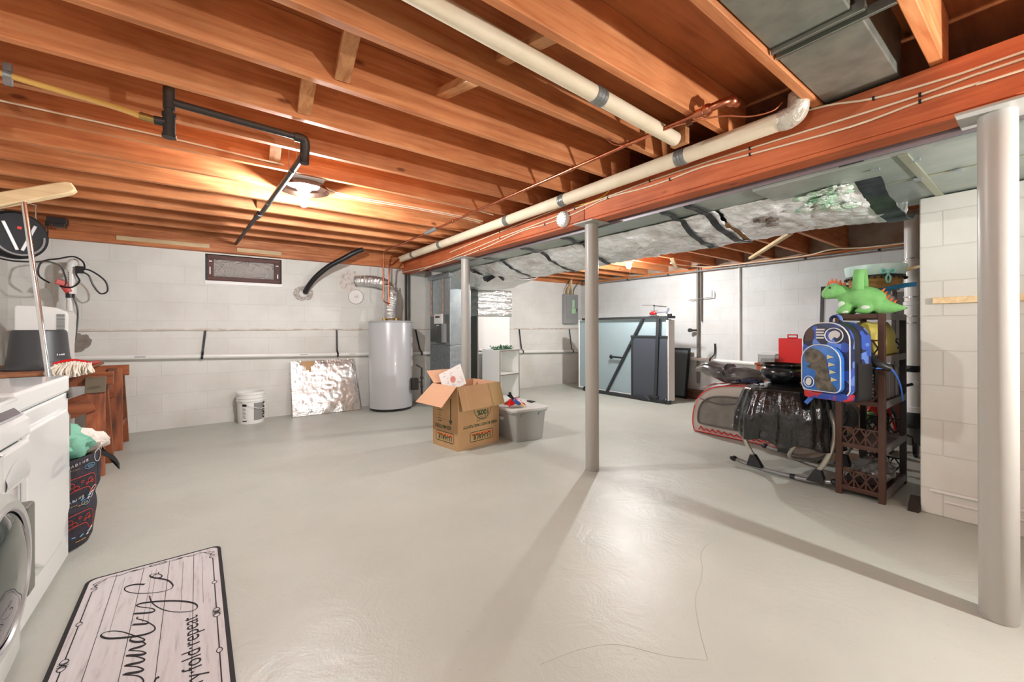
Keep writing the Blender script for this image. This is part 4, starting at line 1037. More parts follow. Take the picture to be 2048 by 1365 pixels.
mb = MB(); pr = [(-1.26, .80), (-1.26, 1.285), (-1.25, 1.30), (-1.10, 1.298), (-1.02, 1.285), (-.965, 1.255), (-.95, 1.22), (-.955, 1.1), (-.975, .80)]
mb.prism([(x, 5.06, z) for x, z in pr], (0, .28, 0))
mb.build('casing', m_wpl, t, bevel=.014, seg=3)
mb = MB()
for k in range(15): mb.box(-1.02, 5.052, 1.08 + k * .0105, -.972, 5.0605, 1.0845 + k * .0105)
mb.build('vent_slots', m_dgrey, t)
MB().box(-.99, 5.053, .87, -.978, 5.061, .98).build('level_window', m_panelg, t)
MB().box(-1.255, 5.07, .788, -.98, 5.33, .80).build('base_foot', m_panelg, t)

# standpipe with red clamp and hanging cord
t = thing('plastic_standpipe', 'white plastic standpipe with red coupling and coiled cord behind the worktop', 'pipe', (-1.05, 5.62, 0))
px, py = -1.045, 5.62
MB().tube([(px, py, 0), (px, py, 1.42)], .027, 18).build('lower_pipe', m_pvc, t)
mb = MB().tube(spline([(px + .01, py, 1.44), (px + .01, py, 1.68), (px + .012, py + .01, 1.735), (px + .03, py + .05, 1.75), (px + .05, py + .13, 1.75), (px + .05, py + .26, 1.75)], 6), .034, 20)
mb.lathe([(.034, 0), (.038, .003), (.038, .03), (.034, .033)], (px + .01, py, 1.66), 20, caps=False)
mb.build('upper_pipe', m_pvc, t)
mb = MB()
for k in range(9): mb.ribbon([(px - .004, py - .0355, 1.50 + .017 * k), (px - .004, py - .0355, 1.509 + .017 * k)], .006, (0, -1, 0))
mb.build('print_mark', m_ink, t)
MB().lathe([(.029, 1.40), (.032, 1.402), (.032, 1.452), (.029, 1.455)], (px, py, 0), 20).build('black_coupling', m_blackg, t)
mb = MB().tube([(px + .0, py - .01, 1.455), (px - .05, py - .02, 1.55)], .033, 14).bar((px - .03, py - .03, 1.53), (px - .085, py - .045, 1.55), .045, .045)
mb.build('red_clamp', M('red_clamp', S(208, 84, 76), .45), t, bevel=.004)
lo = spline([(px - .12, py - .06, 1.53), (px - .19, py - .05, 1.60), (px - .17, py - .05, 1.72), (px - .06, py - .06, 1.76), (px + .03, py - .05, 1.79), (px + .09, py - .04, 1.75), (px + .10, py - .04, 1.68), (px + .05, py - .055, 1.63),
             (px + .07, py - .05, 1.56), (px + .02, py - .05, 1.50), (px - .06, py - .05, 1.505)], 7)
mb = MB().tube(lo, .0072, 8)
lo = spline([(px + .07, py - .05, 1.67), (px + .14, py - .04, 1.67), (px + .24, py - .04, 1.58), (px + .26, py - .04, 1.48), (px + .21, py - .04, 1.45), (px + .16, py - .04, 1.53), (px + .13, py - .045, 1.62), (px + .07, py - .05, 1.66)], 7)
mb.tube(lo, .0072, 8)
mb.tube(spline([(px + .03, py - .045, 1.40), (px + .055, py - .045, 1.3), (px + .055, py - .05, 1.16), (px + .04, py - .06, 1.0)], 6), .0068, 8)
mb.box(px + .045, py - .07, 1.635, px + .10, py - .035, 1.70)
mb.build('black_cord', m_black, t)

# cord reel hung from the joists, its cable, outlet box
rc = V((-1.14, 4.62, 1.80)); nv = V((.62, -.78, 0)).normalized(); mx = axis_to(nv)
t = thing('cord_reel', 'round black cord reel with silver V shaped spokes hanging at far left', 'cord reel', (rc.x, rc.y, 1.63))
MB().lathe([(.0, -.06), (.16, -.06), (.168, -.055), (.168, -.02), (.175, -.018), (.175, .02), (.168, .024), (.158, .04), (.06, .046), (0, .046)], rc, 44, mx).build('drum', M('drum_black', S(24, 24, 26), .6, spec=.3), t, sharp=50)
sd = nv.cross(V((0, 0, 1))).normalized() * -1; pl = lambda x, z: rc + sd * x + V((0, 0, z)) + nv * .047
mb = MB()
for s_ in (-1, 1): mb.bar(pl(s_ * .012, -.115), pl(s_ * .085, .085), .022, .012, nv)
mb.box(0, 0, 0, 0, 0, 0) if False else None
mb.build('v_spokes', M('spoke_grey', S(150, 148, 146), .35, .3), t, bevel=.003)
MB().tube([pl(.135 * math.cos(q_), -.012 + .135 * math.sin(q_)) for q_ in [math.radians(k) for k in range(175, 372, 8)]], .0075, 8).build('silver_ring', bpy.data.materials['spoke_grey'], t)
mb = MB().bar(pl(-.012, .052), pl(.012, .052), .02, .004, nv)
mb.build('red_badge', m_redink, t)
mb = MB().tube(spline([pl(-.09, .15) - nv * .06, pl(-.09, .26) - nv * .06, pl(-.09, .345) - nv * .06], 4), .005, 8).tube([pl(-.09, .27) - nv * .06, pl(.12, .26) - nv * .06], .006, 8)
mb.tube([pl(.12, .26) - nv * .06, pl(.12, .14) - nv * .06], .005, 8)
mb.build('hanger_bracket', m_chrome, t)
cab = spline([rc + V((-.05, -.03, -.16)), (-1.17, 4.55, 1.62), (-1.10, 4.55, 1.585), (-1.02, 4.6, 1.60), (-.96, 4.75, 1.64)], 8)
tag(MB().tube(spline([(-1.32, 4.5, 1.72), (-1.24, 4.5, 1.635), (-1.14, 4.52, 1.60), (-1.03, 4.56, 1.605), (-.99, 4.7, 1.63), (-.985, 5.0, 1.63), (-1.0, 5.2, 1.58), (-1.03, 5.4, 1.525), (-1.07, 5.545, 1.503)], 8), .006, 8).build('black_cable', m_black),
    'black cable sagging from the cord reel to the white standpipe', 'cable')
t = thing('outlet_box', 'small dark outlet box under the joists right of the cord reel', 'outlet box', (-1.2, 5.6, 2.05))
q = V((-1.12, 5.62, 2.09))
MB().box(q.x - .03, q.y - .05, q.z - .03, q.x + .05, q.y + .04, q.z + .0).box(q.x - .07, q.y - .04, q.z + .0, q.x + .06, q.y + .05, q.z + .058).build('box_body', M('box_steel', S(64, 62, 62), .4, .5), t, bevel=.003)
MB().box(q.x - .075, q.y - .055, q.z - .035, q.x - .045, q.y - .02, q.z + .01).build('plug', m_black, t, bevel=.003)
tag(MB().tube(spline([(q.x - .06, q.y - .04, q.z - .03), (q.x - .06, q.y - .06, q.z - .14), (q.x - .075, q.y - .2, q.z - .26), (q.x - .08, 5.2, 1.74), (-1.15, 4.78, 1.72)], 7), .0055, 8).build('power_cord', m_black),
    'black power cord dropping from the outlet box to the cord reel', 'cable')

# push broom standing upside down, mop, bottle, red handled tool
t = thing('push_broom', 'push broom with steel pole and pale wooden head, leaning upside down behind the dryer', 'broom', (-.68, 3.56, 0))
pt_, pb = V((-.868, 3.645, 1.885)), V((-.674, 3.555, 0.004))
MB().tube([pb, pt_], .0125, 16).build('pole', m_chrome, t)
mb = MB(); e1 = V((-.66, 3.66, 1.985)); e0 = V((-1.12, 3.66, 1.775)); dd = (e1 - e0).normalized(); nn = V((-dd.z, 0, dd.x))
o = []
for s_, w_ in ((0, .6), (.02, .9), (.06, 1), (.44, 1), (.48, .9), (.505, .6)): o.append((s_, w_))
top = [e0 + dd * s_ + nn * .036 * w_ for s_, w_ in o]; bot = [e0 + dd * s_ - nn * .036 * w_ for s_, w_ in reversed(o)]
mb.prism([p - V((0, .035, 0)) for p in bot + top], (0, .07, 0))
mb.build('broom_head', m_pine, t, bevel=.006)
mb = MB().tube([pt_ - V((0, 0, .03)), pt_ + V((0, 0, .01))], .017, 14); mb.build('socket', m_silver, t)
mc = V((-.80, 4.335, .835))
t = thing('string_mop', 'string mop with red frame lying on the worktop edge', 'mop', tuple(mc - V((0, 0, .05))))
mb = MB()
for k in range(340):
    u_ = RND.random(); x = mc.x - .095 + .19 * u_; y = mc.y + RND.uniform(-.01, .06); L_ = RND.uniform(.05, .085) * (1 - .3 * abs(2 * u_ - 1))
    fl = RND.uniform(.02, .07); h_ = .018 * (1 - abs(2 * u_ - 1))
    pts = [(x, y, mc.z + h_ + RND.uniform(-.012, .014)), (x + .004, y - fl * .5, mc.z + h_ + RND.uniform(-.01, .004)), (x + RND.uniform(-.01, .01) + .03 * (u_ - .5), y - fl - .02, mc.z - L_ * .4), (x + RND.uniform(-.012, .012) + .05 * (u_ - .5), y - fl - .025, mc.z - L_)]
    mb.tube(spline(pts, 3), .0046, 6)
o = mb.build('strings', m_string, t); o['kind'] = 'stuff'
mb = MB().tube(spline([(mc.x - .10, mc.y + .03, mc.z + .012), (mc.x - .04, mc.y + .045, mc.z + .034), (mc.x + .02, mc.y + .045, mc.z + .034), (mc.x + .085, mc.y + .03, mc.z + .014)], 5), .010, 8)
mb.tube([(mc.x + .0, mc.y + .045, mc.z + .034), (mc.x + .03, mc.y + .14, mc.z + .0)], .013, 10)
mb.build('red_frame', m_red, t)
MB().tube([(-.965, 4.78, .80), (-.80, 5.16, .802)], .0115, 12).build('grey_shaft', m_silver, t) if False else None
t = thing('tool_handle', 'red and grey tool handle lying across the worktop corner', 'tool', (-.85, 4.9, .79))
a_, b_ = V((-.90, 4.60, .802)), V((-.835, 5.02, .802)); c_ = V((-.80, 5.25, .804))
MB().tube([a_, b_], .012, 12).build('grey_shaft', m_panelg, t)
MB().tube([b_, b_.lerp(c_, .85), c_], [.0165, .0165, .012], 12).ell(c_, (.017, .02, .015), n=10).build('red_grip', M('red_grip', S(196, 62, 54), .45), t)
t = thing('blue_bottle', 'dark blue plastic bottle lying on the worktop beside the mop', 'bottle', (-.93, 4.78, .788))
a_, b_ = V((-1.0, 4.77, .822)), V((-.86, 4.83, .825)); d_ = b_ - a_
MB().lathe([(0, 0), (.03, .004), (.034, .02), (.033, .10), (.026, .125), (.016, .135)], a_, 20, axis_to(d_)).build('bottle_body', m_blueb, t)
MB().lathe([(.016, .133), (.019, .135), (.019, .16), (0, .162)], a_, 16, axis_to(d_)).build('cap', m_blueb, t)

# ------------------------------------------------------------------ laundry mat
mz = .009
def mp(cx, cy, z=mz): return onz(cx / 4.096, 1050 + cy / 4.096, z)
c_fr, c_fl = V((.045, 2.545, 0)), V((-.425, 2.535, 0)); LEN = 1.20
ux = (c_fr - c_fl).normalized(); uy = V((-ux.y, ux.x, 0)); uy = V((-.018, 1, 0)).normalized(); W = (c_fr - c_fl).length + .005
org = c_fl - uy * LEN
def rr(w, l, r, ins):
    o = []
    for cx_, cy_, a0 in ((w - r - ins, r + ins, -90), (w - r - ins, l - r - ins, 0), (r + ins, l - r - ins, 90), (r + ins, r + ins, 180)):
        for k in range(7):
            a = math.radians(a0 + 15 * k); o.append(org + ux * (cx_ + r * math.cos(a)) + uy * (cy_ + r * math.sin(a)))
    return o
t = thing('laundry_mat', 'whitewashed plank pattern floor mat reading Laundry Co. wash dry fold repeat', 'mat', tuple(org + ux * W / 2 + uy * LEN / 2))
MB().prism(rr(W, LEN, .035, 0), (0, 0, .007)).build('mat_base', M('mat_edge', S(28, 26, 28), .8), t)
def matface():
    m, nt, b = _nodes('mat_planks')
    c = _coord(nt, (9, .8, 1)); n = _noise(nt, c, 6, 6, .65)
    r = _ramp(nt, n.outputs[0], [(.30, S(168, 162, 162)), (.44, S(196, 191, 191)), (.7, S(204, 200, 200))])
    c2 = _coord(nt, (3, 1.2, 1)); n2 = _noise(nt, c2, 4, 3)
    r2 = _ramp(nt, n2.outputs[0], [(.27, (.78, .75, .75, 1)), (.37, (1, 1, 1, 1))])
    mx_ = nt.nodes.new('ShaderNodeMixRGB'); mx_.blend_type = 'MULTIPLY'; mx_.inputs[0].default_value = .8
    nt.links.new(r.outputs[0], mx_.inputs[1]); nt.links.new(r2.outputs[0], mx_.inputs[2]); nt.links.new(mx_.outputs[0], b.inputs['Base Color'])
    b.inputs['Roughness'].default_value = .85; return m
MB().prism([p + V((0, 0, .0068)) for p in rr(W, LEN, .028, .014)], (0, 0, .0017)).build('printed_face', matface(), t)
ink = MB(); Z = (0, 0, 1)
def stroke(px, w0=.0028, w1=None, k=5, wf=None):
    P = spline([mp(x, y) for x, y in px], k); N = len(P)
    ws = [(wf(i / (N - 1)) if wf else w0) for i in range(N)]
    ink.ribbon(P, ws, Z)
def calli(px, lo=.0042, hi=.012):      # broad where the pen runs across the mat, thin along it
    P = spline([mp(x, y) for x, y in px], 6); N = len(P); ws = []
    for i in range(N):
        d = (P[min(i + 1, N - 1)] - P[max(i - 1, 0)]).normalized(); f = max(0, -d.x) ** 1.2
        ws.append(lo + (hi - lo) * f)
    ws = [sum(ws[max(0, i - 2):i + 3]) / len(ws[max(0, i - 2):i + 3]) for i in range(N)]
    ink.ribbon(P, ws, Z)
calli([(1185, 490), (1110, 490), (1045, 505), (1020, 525), (1040, 548), (1110, 562), (1210, 562), (1310, 552), (1390, 530), (1417, 505), (1405, 480), (1370, 455), (1300, 440), (1245, 432), (1228, 416), (1250, 404), (1300, 405), (1327, 418), (1312, 434), (1272, 438), (1250, 428), (1268, 410), (1296, 404), (1300, 390)])
calli([(1225, 583), (1235, 620), (1262, 655), (1320, 690), (1400, 712), (1500, 716), (1580, 705), (1617, 675), (1590, 645), (1500, 628), (1380, 625), (1260, 632), (1160, 645), (1120, 662), (1145, 674), (1200, 680), (1255, 690), (1264, 708), (1220, 722), (1095, 730)])
calli([(1130, 755), (1122, 770), (1165, 782), (1212, 798), (1200, 812), (1085, 820)])
calli([(1212, 800), (1262, 832), (1266, 862), (1220, 890), (1130, 912), (1000, 928), (880, 932), (828, 912), (850, 886), (920, 872), (1000, 878), (1080, 903), (1150, 925), (1183, 942), (1160, 958), (1100, 960), (1065, 945), (1090, 922), (1130, 914)])
calli([(1160, 958), (1190, 978), (1150, 1000), (1060, 1028), (1150, 1036), (1192, 1052), (1160, 1066), (1035, 1074), (1130, 1084), (1182, 1104), (1150, 1128), (1025, 1156), (1120, 1164), (1172, 1186), (1140, 1206), (1012, 1228), (1120, 1238), (1166, 1262), (1172, 1296), (1130, 1330), (1030, 1350), (985, 1330), (1010, 1300), (1100, 1300), (1160, 1330), (1172, 1380)])
calli([(1305, 1248), (1280, 1262), (1266, 1290), (1270, 1330), (1230, 1400), (1100, 1440), (900, 1460)])
# thin plank lines
for x in (.095, .185, .275, .365): ink.ribbon([org + ux * x + uy * .02 + V((0, 0, mz)), org + ux * (x + .004) + uy * (LEN - .03) + V((0, 0, mz))], .0018, Z)
for x in (.13, .22, .235, .33, .40): ink.ribbon([org + ux * x + uy * (LEN - .5) + V((0, 0, mz)), org + ux * x + uy * (LEN - .08) + V((0, 0, mz))], .0009, Z)
# ornamental border
def at(x, y): return org + ux * x + uy * y + V((0, 0, mz))
def curl(pts, w=.0036): ink.ribbon(spline([at(x, y) for x, y in pts], 6), w, Z)
bi = .035
for x in (bi, W - bi):
    curl([(x, .1), (x, .35)]); curl([(x, .38), (x, .57)]); curl([(x, .63), (x, .82)]); curl([(x, .85), (x, LEN - .13)])
    for y in (.365, .835): ink.tube([at(x + .008 * math.cos(a), y + .013 * math.sin(a)) for a in [2 * math.pi * k / 16 for k in range(16)]], .0013, 4, closed=True)
    for y in (.583, .617): ink.tube([at(x + .010 * math.cos(a), y + .014 * math.sin(a)) for a in [2 * math.pi * k / 16 for k in range(16)]], .0013, 4, closed=True)
    for y in (.59, .60, .61): curl([(x - .014, y - .006), (x, y), (x + .014, y + .006)], .002); curl([(x - .014, y + .006), (x, y), (x + .014, y - .006)], .002)
    sx_ = 1 if x < W / 2 else -1
    curl([(x, LEN - .13), (x + .012 * sx_, LEN - .115), (x - .008 * sx_, LEN - .10), (x + .01 * sx_, LEN - .085), (x - .006 * sx_, LEN - .065), (x + .015 * sx_, LEN - .05)], .0035)
    curl([(x + .014 * sx_, LEN - .11), (x + .002 * sx_, LEN - .08), (x + .022 * sx_, LEN - .06), (x + .03 * sx_, LEN - .045)], .003)
    curl([(x + .02 * sx_, LEN - .05), (x + .045 * sx_, LEN - .035), (x + .07 * sx_, LEN - .045), (x + .1 * sx_, LEN - .034), (x + .13 * sx_, LEN - .038), (x + .155 * sx_, LEN - .033)], .0026)
    curl([(x + .06 * sx_, LEN - .032), (x + .085 * sx_, LEN - .045), (x + .11 * sx_, LEN - .03), (x + .14 * sx_, LEN - .042), (W / 2 - .02 * sx_, LEN - .036)], .0018)
    ink.tube([at(x + .125 * sx_ + .010 * math.cos(a), LEN - .037 + .005 * math.sin(a)) for a in [2 * math.pi * k / 12 for k in range(12)]], .001, 4, closed=True)
for k in (-.016, .016): ink.tube([at(W / 2 + k + .015 * math.cos(a), LEN - .036 + .007 * math.sin(a)) for a in [2 * math.pi * q / 14 for q in range(14)]], .0012, 4, closed=True)
# wash dry fold repeat, read from the near end to the far end
te = onz(1618 / 4.096, 1050 + 735 / 4.096, mz); ta = onz(1660 / 4.096, 1050 + 1230 / 4.096, mz)
dirn = (te - ta).normalized(); up_ = V((-dirn.y, dirn.x, 0))
ltxt = 'wash·dry·fold·repeat'; vis = (te - ta).length * 1.0
full = vis * 1.66
ink.text(ltxt, te - dirn * full / 2, dirn, up_, .074, full)
ink.build('black_print', M('mat_ink', S(26, 24, 26), .85), t)
# ------------------------------------------------------------------ bucket and foil board
bc = (.41, 5.725, 0)
t = thing('paint_bucket', 'white plastic bucket with printed label standing against the back wall', 'bucket', bc)
MB().lathe([(.128, 0), (.131, .01), (.136, .255), (.146, .258), (.146, .272), (.139, .275), (.14, .29), (.147, .292), (.147, .305), (.142, .308), (.143, .335), (.149, .338), (.149, .36), (.141, .364), (.136, .36), (.13, .02), (0, .02)], bc, 44).build('bucket_body', m_wpl, t, sharp=50)
def bk(a0, a1, z0, z1, mb, off=.0025, n=8):
    for k in range(n):
        a, b_ = math.radians(a0 + (a1 - a0) * k / n), math.radians(a0 + (a1 - a0) * (k + 1) / n); r = lambda z: .131 + .005 * z / .255 + off
        mb.add([(bc[0] + r(z) * math.cos(q), bc[1] + r(z) * math.sin(q), z) for q, z in ((a, z0), (b_, z0), (b_, z1), (a, z1))], [(0, 1, 2, 3)])
mb = MB(); bk(-82, -40, .04, .24, mb); mb.build('label_panel', M('label_grey', S(140, 140, 138), .5), t)
mb = MB(); bk(-132, -112, .205, .232, mb); bk(-132, -112, .03, .042, mb)
for k in range(9): bk(-132, -114 - (k % 3) * 3, .07 + .0145 * k, .0735 + .0145 * k, mb)
mb.build('label_text', m_ink, t)
mb = MB(); bk(-37, -10, .175, .24, mb); bk(-37, -10, .11, .17, mb); bk(-37, -10, .05, .105, mb); mb.mat(1)
bk(-29, -12, .192, .222, mb, .0032); bk(-28, -18, .13, .15, mb, .0032); bk(-28, -18, .068, .088, mb, .0032)
mb.build('label_letters', [m_ink, m_wpl], t)
hpts = [(bc[0] + .15 * math.cos(math.radians(a)), bc[1] + .15 * math.sin(math.radians(a)) - .01, .285 - .115 * math.sin(math.radians(a + 140) * .9) ** 1) for a in range(-140, 41, 15)]
MB().tube(spline(hpts, 3), .003, 8).build('bail_handle', m_wpl, t)

t = thing('foil_board', 'rigid board covered in crumpled foil leaning against the back wall', 'board', (1.26, 5.75, 0))
lean = math.atan2(.165, .68); fx0, fx1 = .845, 1.69
def fb(x, s_, off): return V((x, 5.69 + s_ * math.sin(lean) - off * math.cos(lean), s_ * math.cos(lean) + off * math.sin(lean) + .004))
mb = MB().hexa([fb(fx0, 0, -.02), fb(fx1 - .02, 0, -.02), fb(fx1 - .02, 0, 0), fb(fx0, 0, 0), fb(fx0, .695, -.02), fb(fx1 - .06, .70, -.02), fb(fx1 - .06, .70, 0), fb(fx0, .695, 0)])
mb.build('board_core', m_card, t)
mb = MB(); NX, NY = 120, 90; vs = []; fs = []
notch = lambda x, s_: (x - fx0 > .125 and x - fx0 < .29 and s_ > .64 + .0) or (x - fx0 > .155 and x - fx0 < .265 and s_ > .62) or (abs(x - fx0 - .205) < .025 and s_ > .575) or (abs(x - fx0 - .225) < .012 and s_ > .55)
for i in range(NX):
    for j in range(NY):
        q = j / (NY - 1); x = fx0 + (fx1 - .02 - .04 * q - fx0) * i / (NX - 1); s_ = .70 * q
        # long soft creases plus fine crumples
        e = .008 + .006 * nz(x * 4, s_ * 6, 1) + .006 * abs(nz(x * 7 + s_ * 6, s_ * 11 - x * 5, 5)) + .0016 * nz(x * 30, s_ * 30, 7)
        ed = min(i, NX - 1 - i, j, NY - 1 - j) / 10; e *= min(1, .25 + ed)
        if ed < 1: e += .003 * nz(x * 50, s_ * 50, 2)
        vs.append(fb(x, s_, e))
for i in range(NX - 1):
    for j in range(NY - 1):
        x = fx0 + (fx1 - fx0 - .03) * (i + .5) / (NX - 1); s_ = .70 * (j + .5) / (NY - 1)
        if notch(x, s_): continue
        fs.append((i * NY + j, (i + 1) * NY + j, (i + 1) * NY + j + 1, i * NY + j + 1))
mb.add(vs, fs, True); mb.build('foil_face', m_foil2, t, sharp=60)

# ------------------------------------------------------------------ moving box
A = V((1.785, 3.205, 0)); th = math.radians(9); BW, BD, BH = .505, .385, .578
t = thing('moving_box', 'open cardboard moving box standing upside down print, in the middle of the floor', 'box', tuple(A), th)
t['label'] = 'open cardboard moving box with upside-down U-shaped logo print and flaps folded out'
t['label'] = 'open cardboard moving box with upside-down green printing and flaps folded out'
L = dict(parent=t, local=True)
ex, ey, ezz = (1, 0, 0), (0, 1, 0), (0, 0, 1)
def textbox(mb, o, right, up, w, h, nrm):
    o, right, up, nrm = V(o), V(right), V(up), V(nrm)
    # logo frame with orange band
    P = lambda x, y, k=.0: o + right * x + up * y + nrm * k
    fr = [(-w / 2 + .01, -h / 2), (w / 2 - .01, -h / 2), (w / 2, -h / 2 + .01), (w / 2, h / 2 - .01), (w / 2 - .01, h / 2), (-w / 2 + .01, h / 2), (-w / 2, h / 2 - .01), (-w / 2, -h / 2 + .01), (-w / 2 + .01, -h / 2)]
    mb.mat(1); mb.ribbon([P(x, y, .0008) for x, y in fr], .006, nrm)
    mb.mat(2); mb.add([P(-w / 2 + .016, -h / 2 + .012, .0006), P(w / 2 - .016, -h / 2 + .012, .0006), P(w / 2 - .016, -.008, .0006), P(-w / 2 + .016, -.008, .0006)], [(0, 1, 2, 3)])
    mb.mat(1); mb.text('U-HAUL', P(0, -.022, .0012), right, up, .072, w * .80, shear=.15, bold=.03); mb.mat(0)
# front panel
mb = MB().box(0, 0, 0, BW, .004, BH)
textbox(mb, (.28, -.0003, .098), (-1, 0, 0), (0, 0, -1), .28, .088, (0, -1, 0))
mb.mat(1); mb.text('NEED BOXES? TAKE PLENTY!', (.27, -.001, .212), (-1, 0, 0), (0, 0, -1), .036, .42, shear=.15, bold=.03)
mb.text('100%', (.295, -.001, .335), (-1, 0, 0), (0, 0, -1), .07, .14, bold=.035); mb.text('BUY-BACK', (.295, -.001, .385), (-1, 0, 0), (0, 0, -1), .04, .175, bold=.035)
mb.ribbon([(.295 + .108 * math.cos(a), -.001, .36 + .108 * math.sin(a)) for a in [math.radians(q) for q in range(158, 383, 8)]], .006, (0, -1, 0))
mb.ribbon([(.225, -.001, .238), (.365, -.001, .248), (.365, -.001, .277), (.225, -.001, .267), (.225, -.001, .238)], .004, (0, -1, 0))
mb.text('U-HAUL', (.295, -.001, .264), (-1, 0, -.07), (.07, 0, -1), .022, .11); mb.mat(0)
mb.build('front_panel', [m_card, m_print, m_orange], **L)
# left panel
mb = MB().box(0, .004, 0, .004, BD, BH)
textbox(mb, (-.0003, .195, .10), (0, 1, 0), (0, 0, -1), .27, .088, (-1, 0, 0))
mb.mat(1); mb.text('SIZE MATTERS!', (-.001, .22, .205), (0, 1, 0), (0, 0, -1), .042, .25, bold=.03)
mb.ribbon([(-.001, .105, .46), (-.001, .105, .255)], .014, (-1, 0, 0)); mb.add([(-.001, .08, .262), (-.001, .105, .215), (-.001, .13, .262)], [(2, 1, 0)])
for k, w_ in enumerate((.06, .04, .055, .035, .09, .05, .06, .045, .06)):
    z = .24 + .025 * k; mb.ribbon([(-.001, .27 - w_ / 2, z), (-.001, .27 + w_ / 2, z)], .007 if k in (0, 5, 8) else .0035, (-1, 0, 0))
mb.ribbon([(-.001, .16, .262), (-.001, .34, .262)], .002, (-1, 0, 0)); mb.mat(0)
mb.build('left_panel', [m_card, m_print, m_orange], **L)
MB().box(0, BD - .004, 0, BW, BD, BH).build('back_panel', m_cardin, **L)
MB().box(BW - .004, .004, 0, BW, BD - .004, BH).build('right_panel', m_cardin, **L)
MB().box(.004, .004, .002, BW - .004, BD - .004, .006).build('bottom_panel', m_cardin, **L)
def flap(name, p0, p1, d0, d1, extra=None, mats=None):
    p0, p1, d0, d1 = V(p0), V(p1), V(d0), V(d1); n = (p1 - p0).cross(d0).normalized() * .004
    mb = MB().hexa([p0, p1, p1 + d1, p0 + d0, p0 + n, p1 + n, p1 + d1 + n, p0 + d0 + n])
    if extra: extra(mb, p0, p1, d0, d1, n)
    return mb.build('flap', mats or m_card, **L)
def tp(mb, p0, p1, d0, d1, n):
    mb.mat(1); e = p1 - p0; k = -n.normalized() * .0012 if n.y > 0 else n.normalized() * .0055
    a = p0 + e * .70 - V((0, .002, 0)); b_ = p0 + e * .985 - V((0, .002, 0))
    mb.add([a + k, b_ + k, b_ + d1 * 1.0 + k + e * .02, a + d0 * 1.0 + k + e * .03], [(0, 1, 2, 3)])
    mb.mat(2); a = p0 + e * .12
    mb.add([a + k - V((0, .001, 0)), a + e * .008 + k - V((0, .001, 0)), a + e * .028 + d0 * .98 + k - V((0, .001, 0)), a + e * .02 + d0 * .98 + k - V((0, .001, 0))], [(0, 1, 2, 3)])
flap('f', (-.002, -.006, BH), (BW + .01, -.006, BH), (.015, -.05, -.215), (.012, -.05, -.21), tp, [m_card, m_ptape, m_cardin])
flap('f', (-.004, .01, BH), (-.004, BD - .01, BH), (-.165, .0, -.165), (-.17, .03, -.16), None, m_cardin)
flap('f', (.0, BD - .02, BH), (BW * .75, BD - .02, BH), (-.01, .11, .11), (.0, .10, .11), None, m_cardin)
flap('f', (BW, .01, BH), (BW, BD - .01, BH), (-.03, 0, -.19), (-.03, 0, -.19), None, m_cardin)
# signed photo card sticking out of the box
R3 = Matrix.Rotation(th, 3, 'Z')
def bw(x, y, z): return A + R3 @ V((x, y, z))
cq = [bw(.06, .27, .47), bw(.29, .235, .56), bw(.27, .305, .75), bw(.04, .34, .66)]
cn = (cq[1] - cq[0]).cross(cq[3] - cq[0]).normalized()
t2 = thing('photo_card', 'white signed card with a baby photo sticking out of the moving box', 'card', tuple(bw(.2, .3, .45)))
mb = MB().hexa([p - cn * .006 for p in cq] + cq); mb.mat(1)
uu, vv = (cq[1] - cq[0]), (cq[3] - cq[0])
K = lambda a, b_: cq[0] + uu * a + vv * b_ + cn * .001
o = [K(.50 + .12 * math.cos(q), .48 + .16 * math.sin(q)) for q in [2 * math.pi * k / 20 for k in range(20)]]
mb.add(o, [tuple(range(20))]); mb.mat(2)
for (a, b_) in ((.46, .52), (.55, .5)): mb.add([K(a + .014 * math.cos(q), b_ + .012 * math.sin(q)) + cn * .0006 for q in [2 * math.pi * k / 8 for k in range(8)]], [tuple(range(8))])
for k in range(26):
    a, b_ = RND.uniform(.1, .9), RND.uniform(.15, .93)
    if abs(a - .5) < .18 and abs(b_ - .48) < .2: continue
    mb.mat(RND.choice([2, 2, 3])); pts = [K(a + .02 * q, b_ + .03 * nz(q * 1.7, k)) for q in range(5)]
    mb.ribbon(pts, .002, cn)
mb.build('card_sheet', [m_paper, M('photo_skin', S(214, 140, 124), .6), m_ink, m_redink], t2)

# ------------------------------------------------------------------ storage tote, toy
t = thing('storage_tote', 'grey plastic storage tote with lid beside the moving box', 'tote', (2.335, 3.1, 0), math.radians(-5))
L = dict(parent=t, local=True)
TW, TD, TH = .385, .58, .305
def rrect(x0, y0, x1, y1, r, z, n=5):
    o = []
    for cx_, cy_, a0 in ((x1 - r, y0 + r, -90), (x1 - r, y1 - r, 0), (x0 + r, y1 - r, 90), (x0 + r, y0 + r, 180)):
        for k in range(n + 1): a = math.radians(a0 + 90 * k / n); o.append((cx_ + r * math.cos(a), cy_ + r * math.sin(a), z))
    return o
def shell(mb, rings):
    n = len(rings[0]); vs = [p for r_ in rings for p in r_]; fs = [tuple(range(n - 1, -1, -1))]
    for i in range(len(rings) - 1): fs += [(i * n + k, i * n + (k + 1) % n, (i + 1) * n + (k + 1) % n, (i + 1) * n + k) for k in range(n)]
    fs.append(tuple((len(rings) - 1) * n + k for k in range(n)))
    mb.add(vs, fs, True)
mb = MB(); shell(mb, [rrect(.03, .02, TW - .03, TD - .02, .035, .0), rrect(.028, .018, TW - .028, TD - .018, .035, .01), rrect(0, 0, TW, TD, .04, TH - .03), rrect(-.012, -.012, TW + .012, TD + .012, .045, TH - .028), rrect(-.012, -.012, TW + .012, TD + .012, .045, TH - .005)])
mb.box(.07, -.02, TH - .055, .11, -.004, TH - .03).box(TW - .11, -.02, TH - .055, TW - .07, -.004, TH - .03)
mb.build('tub', m_lgrey, **L)
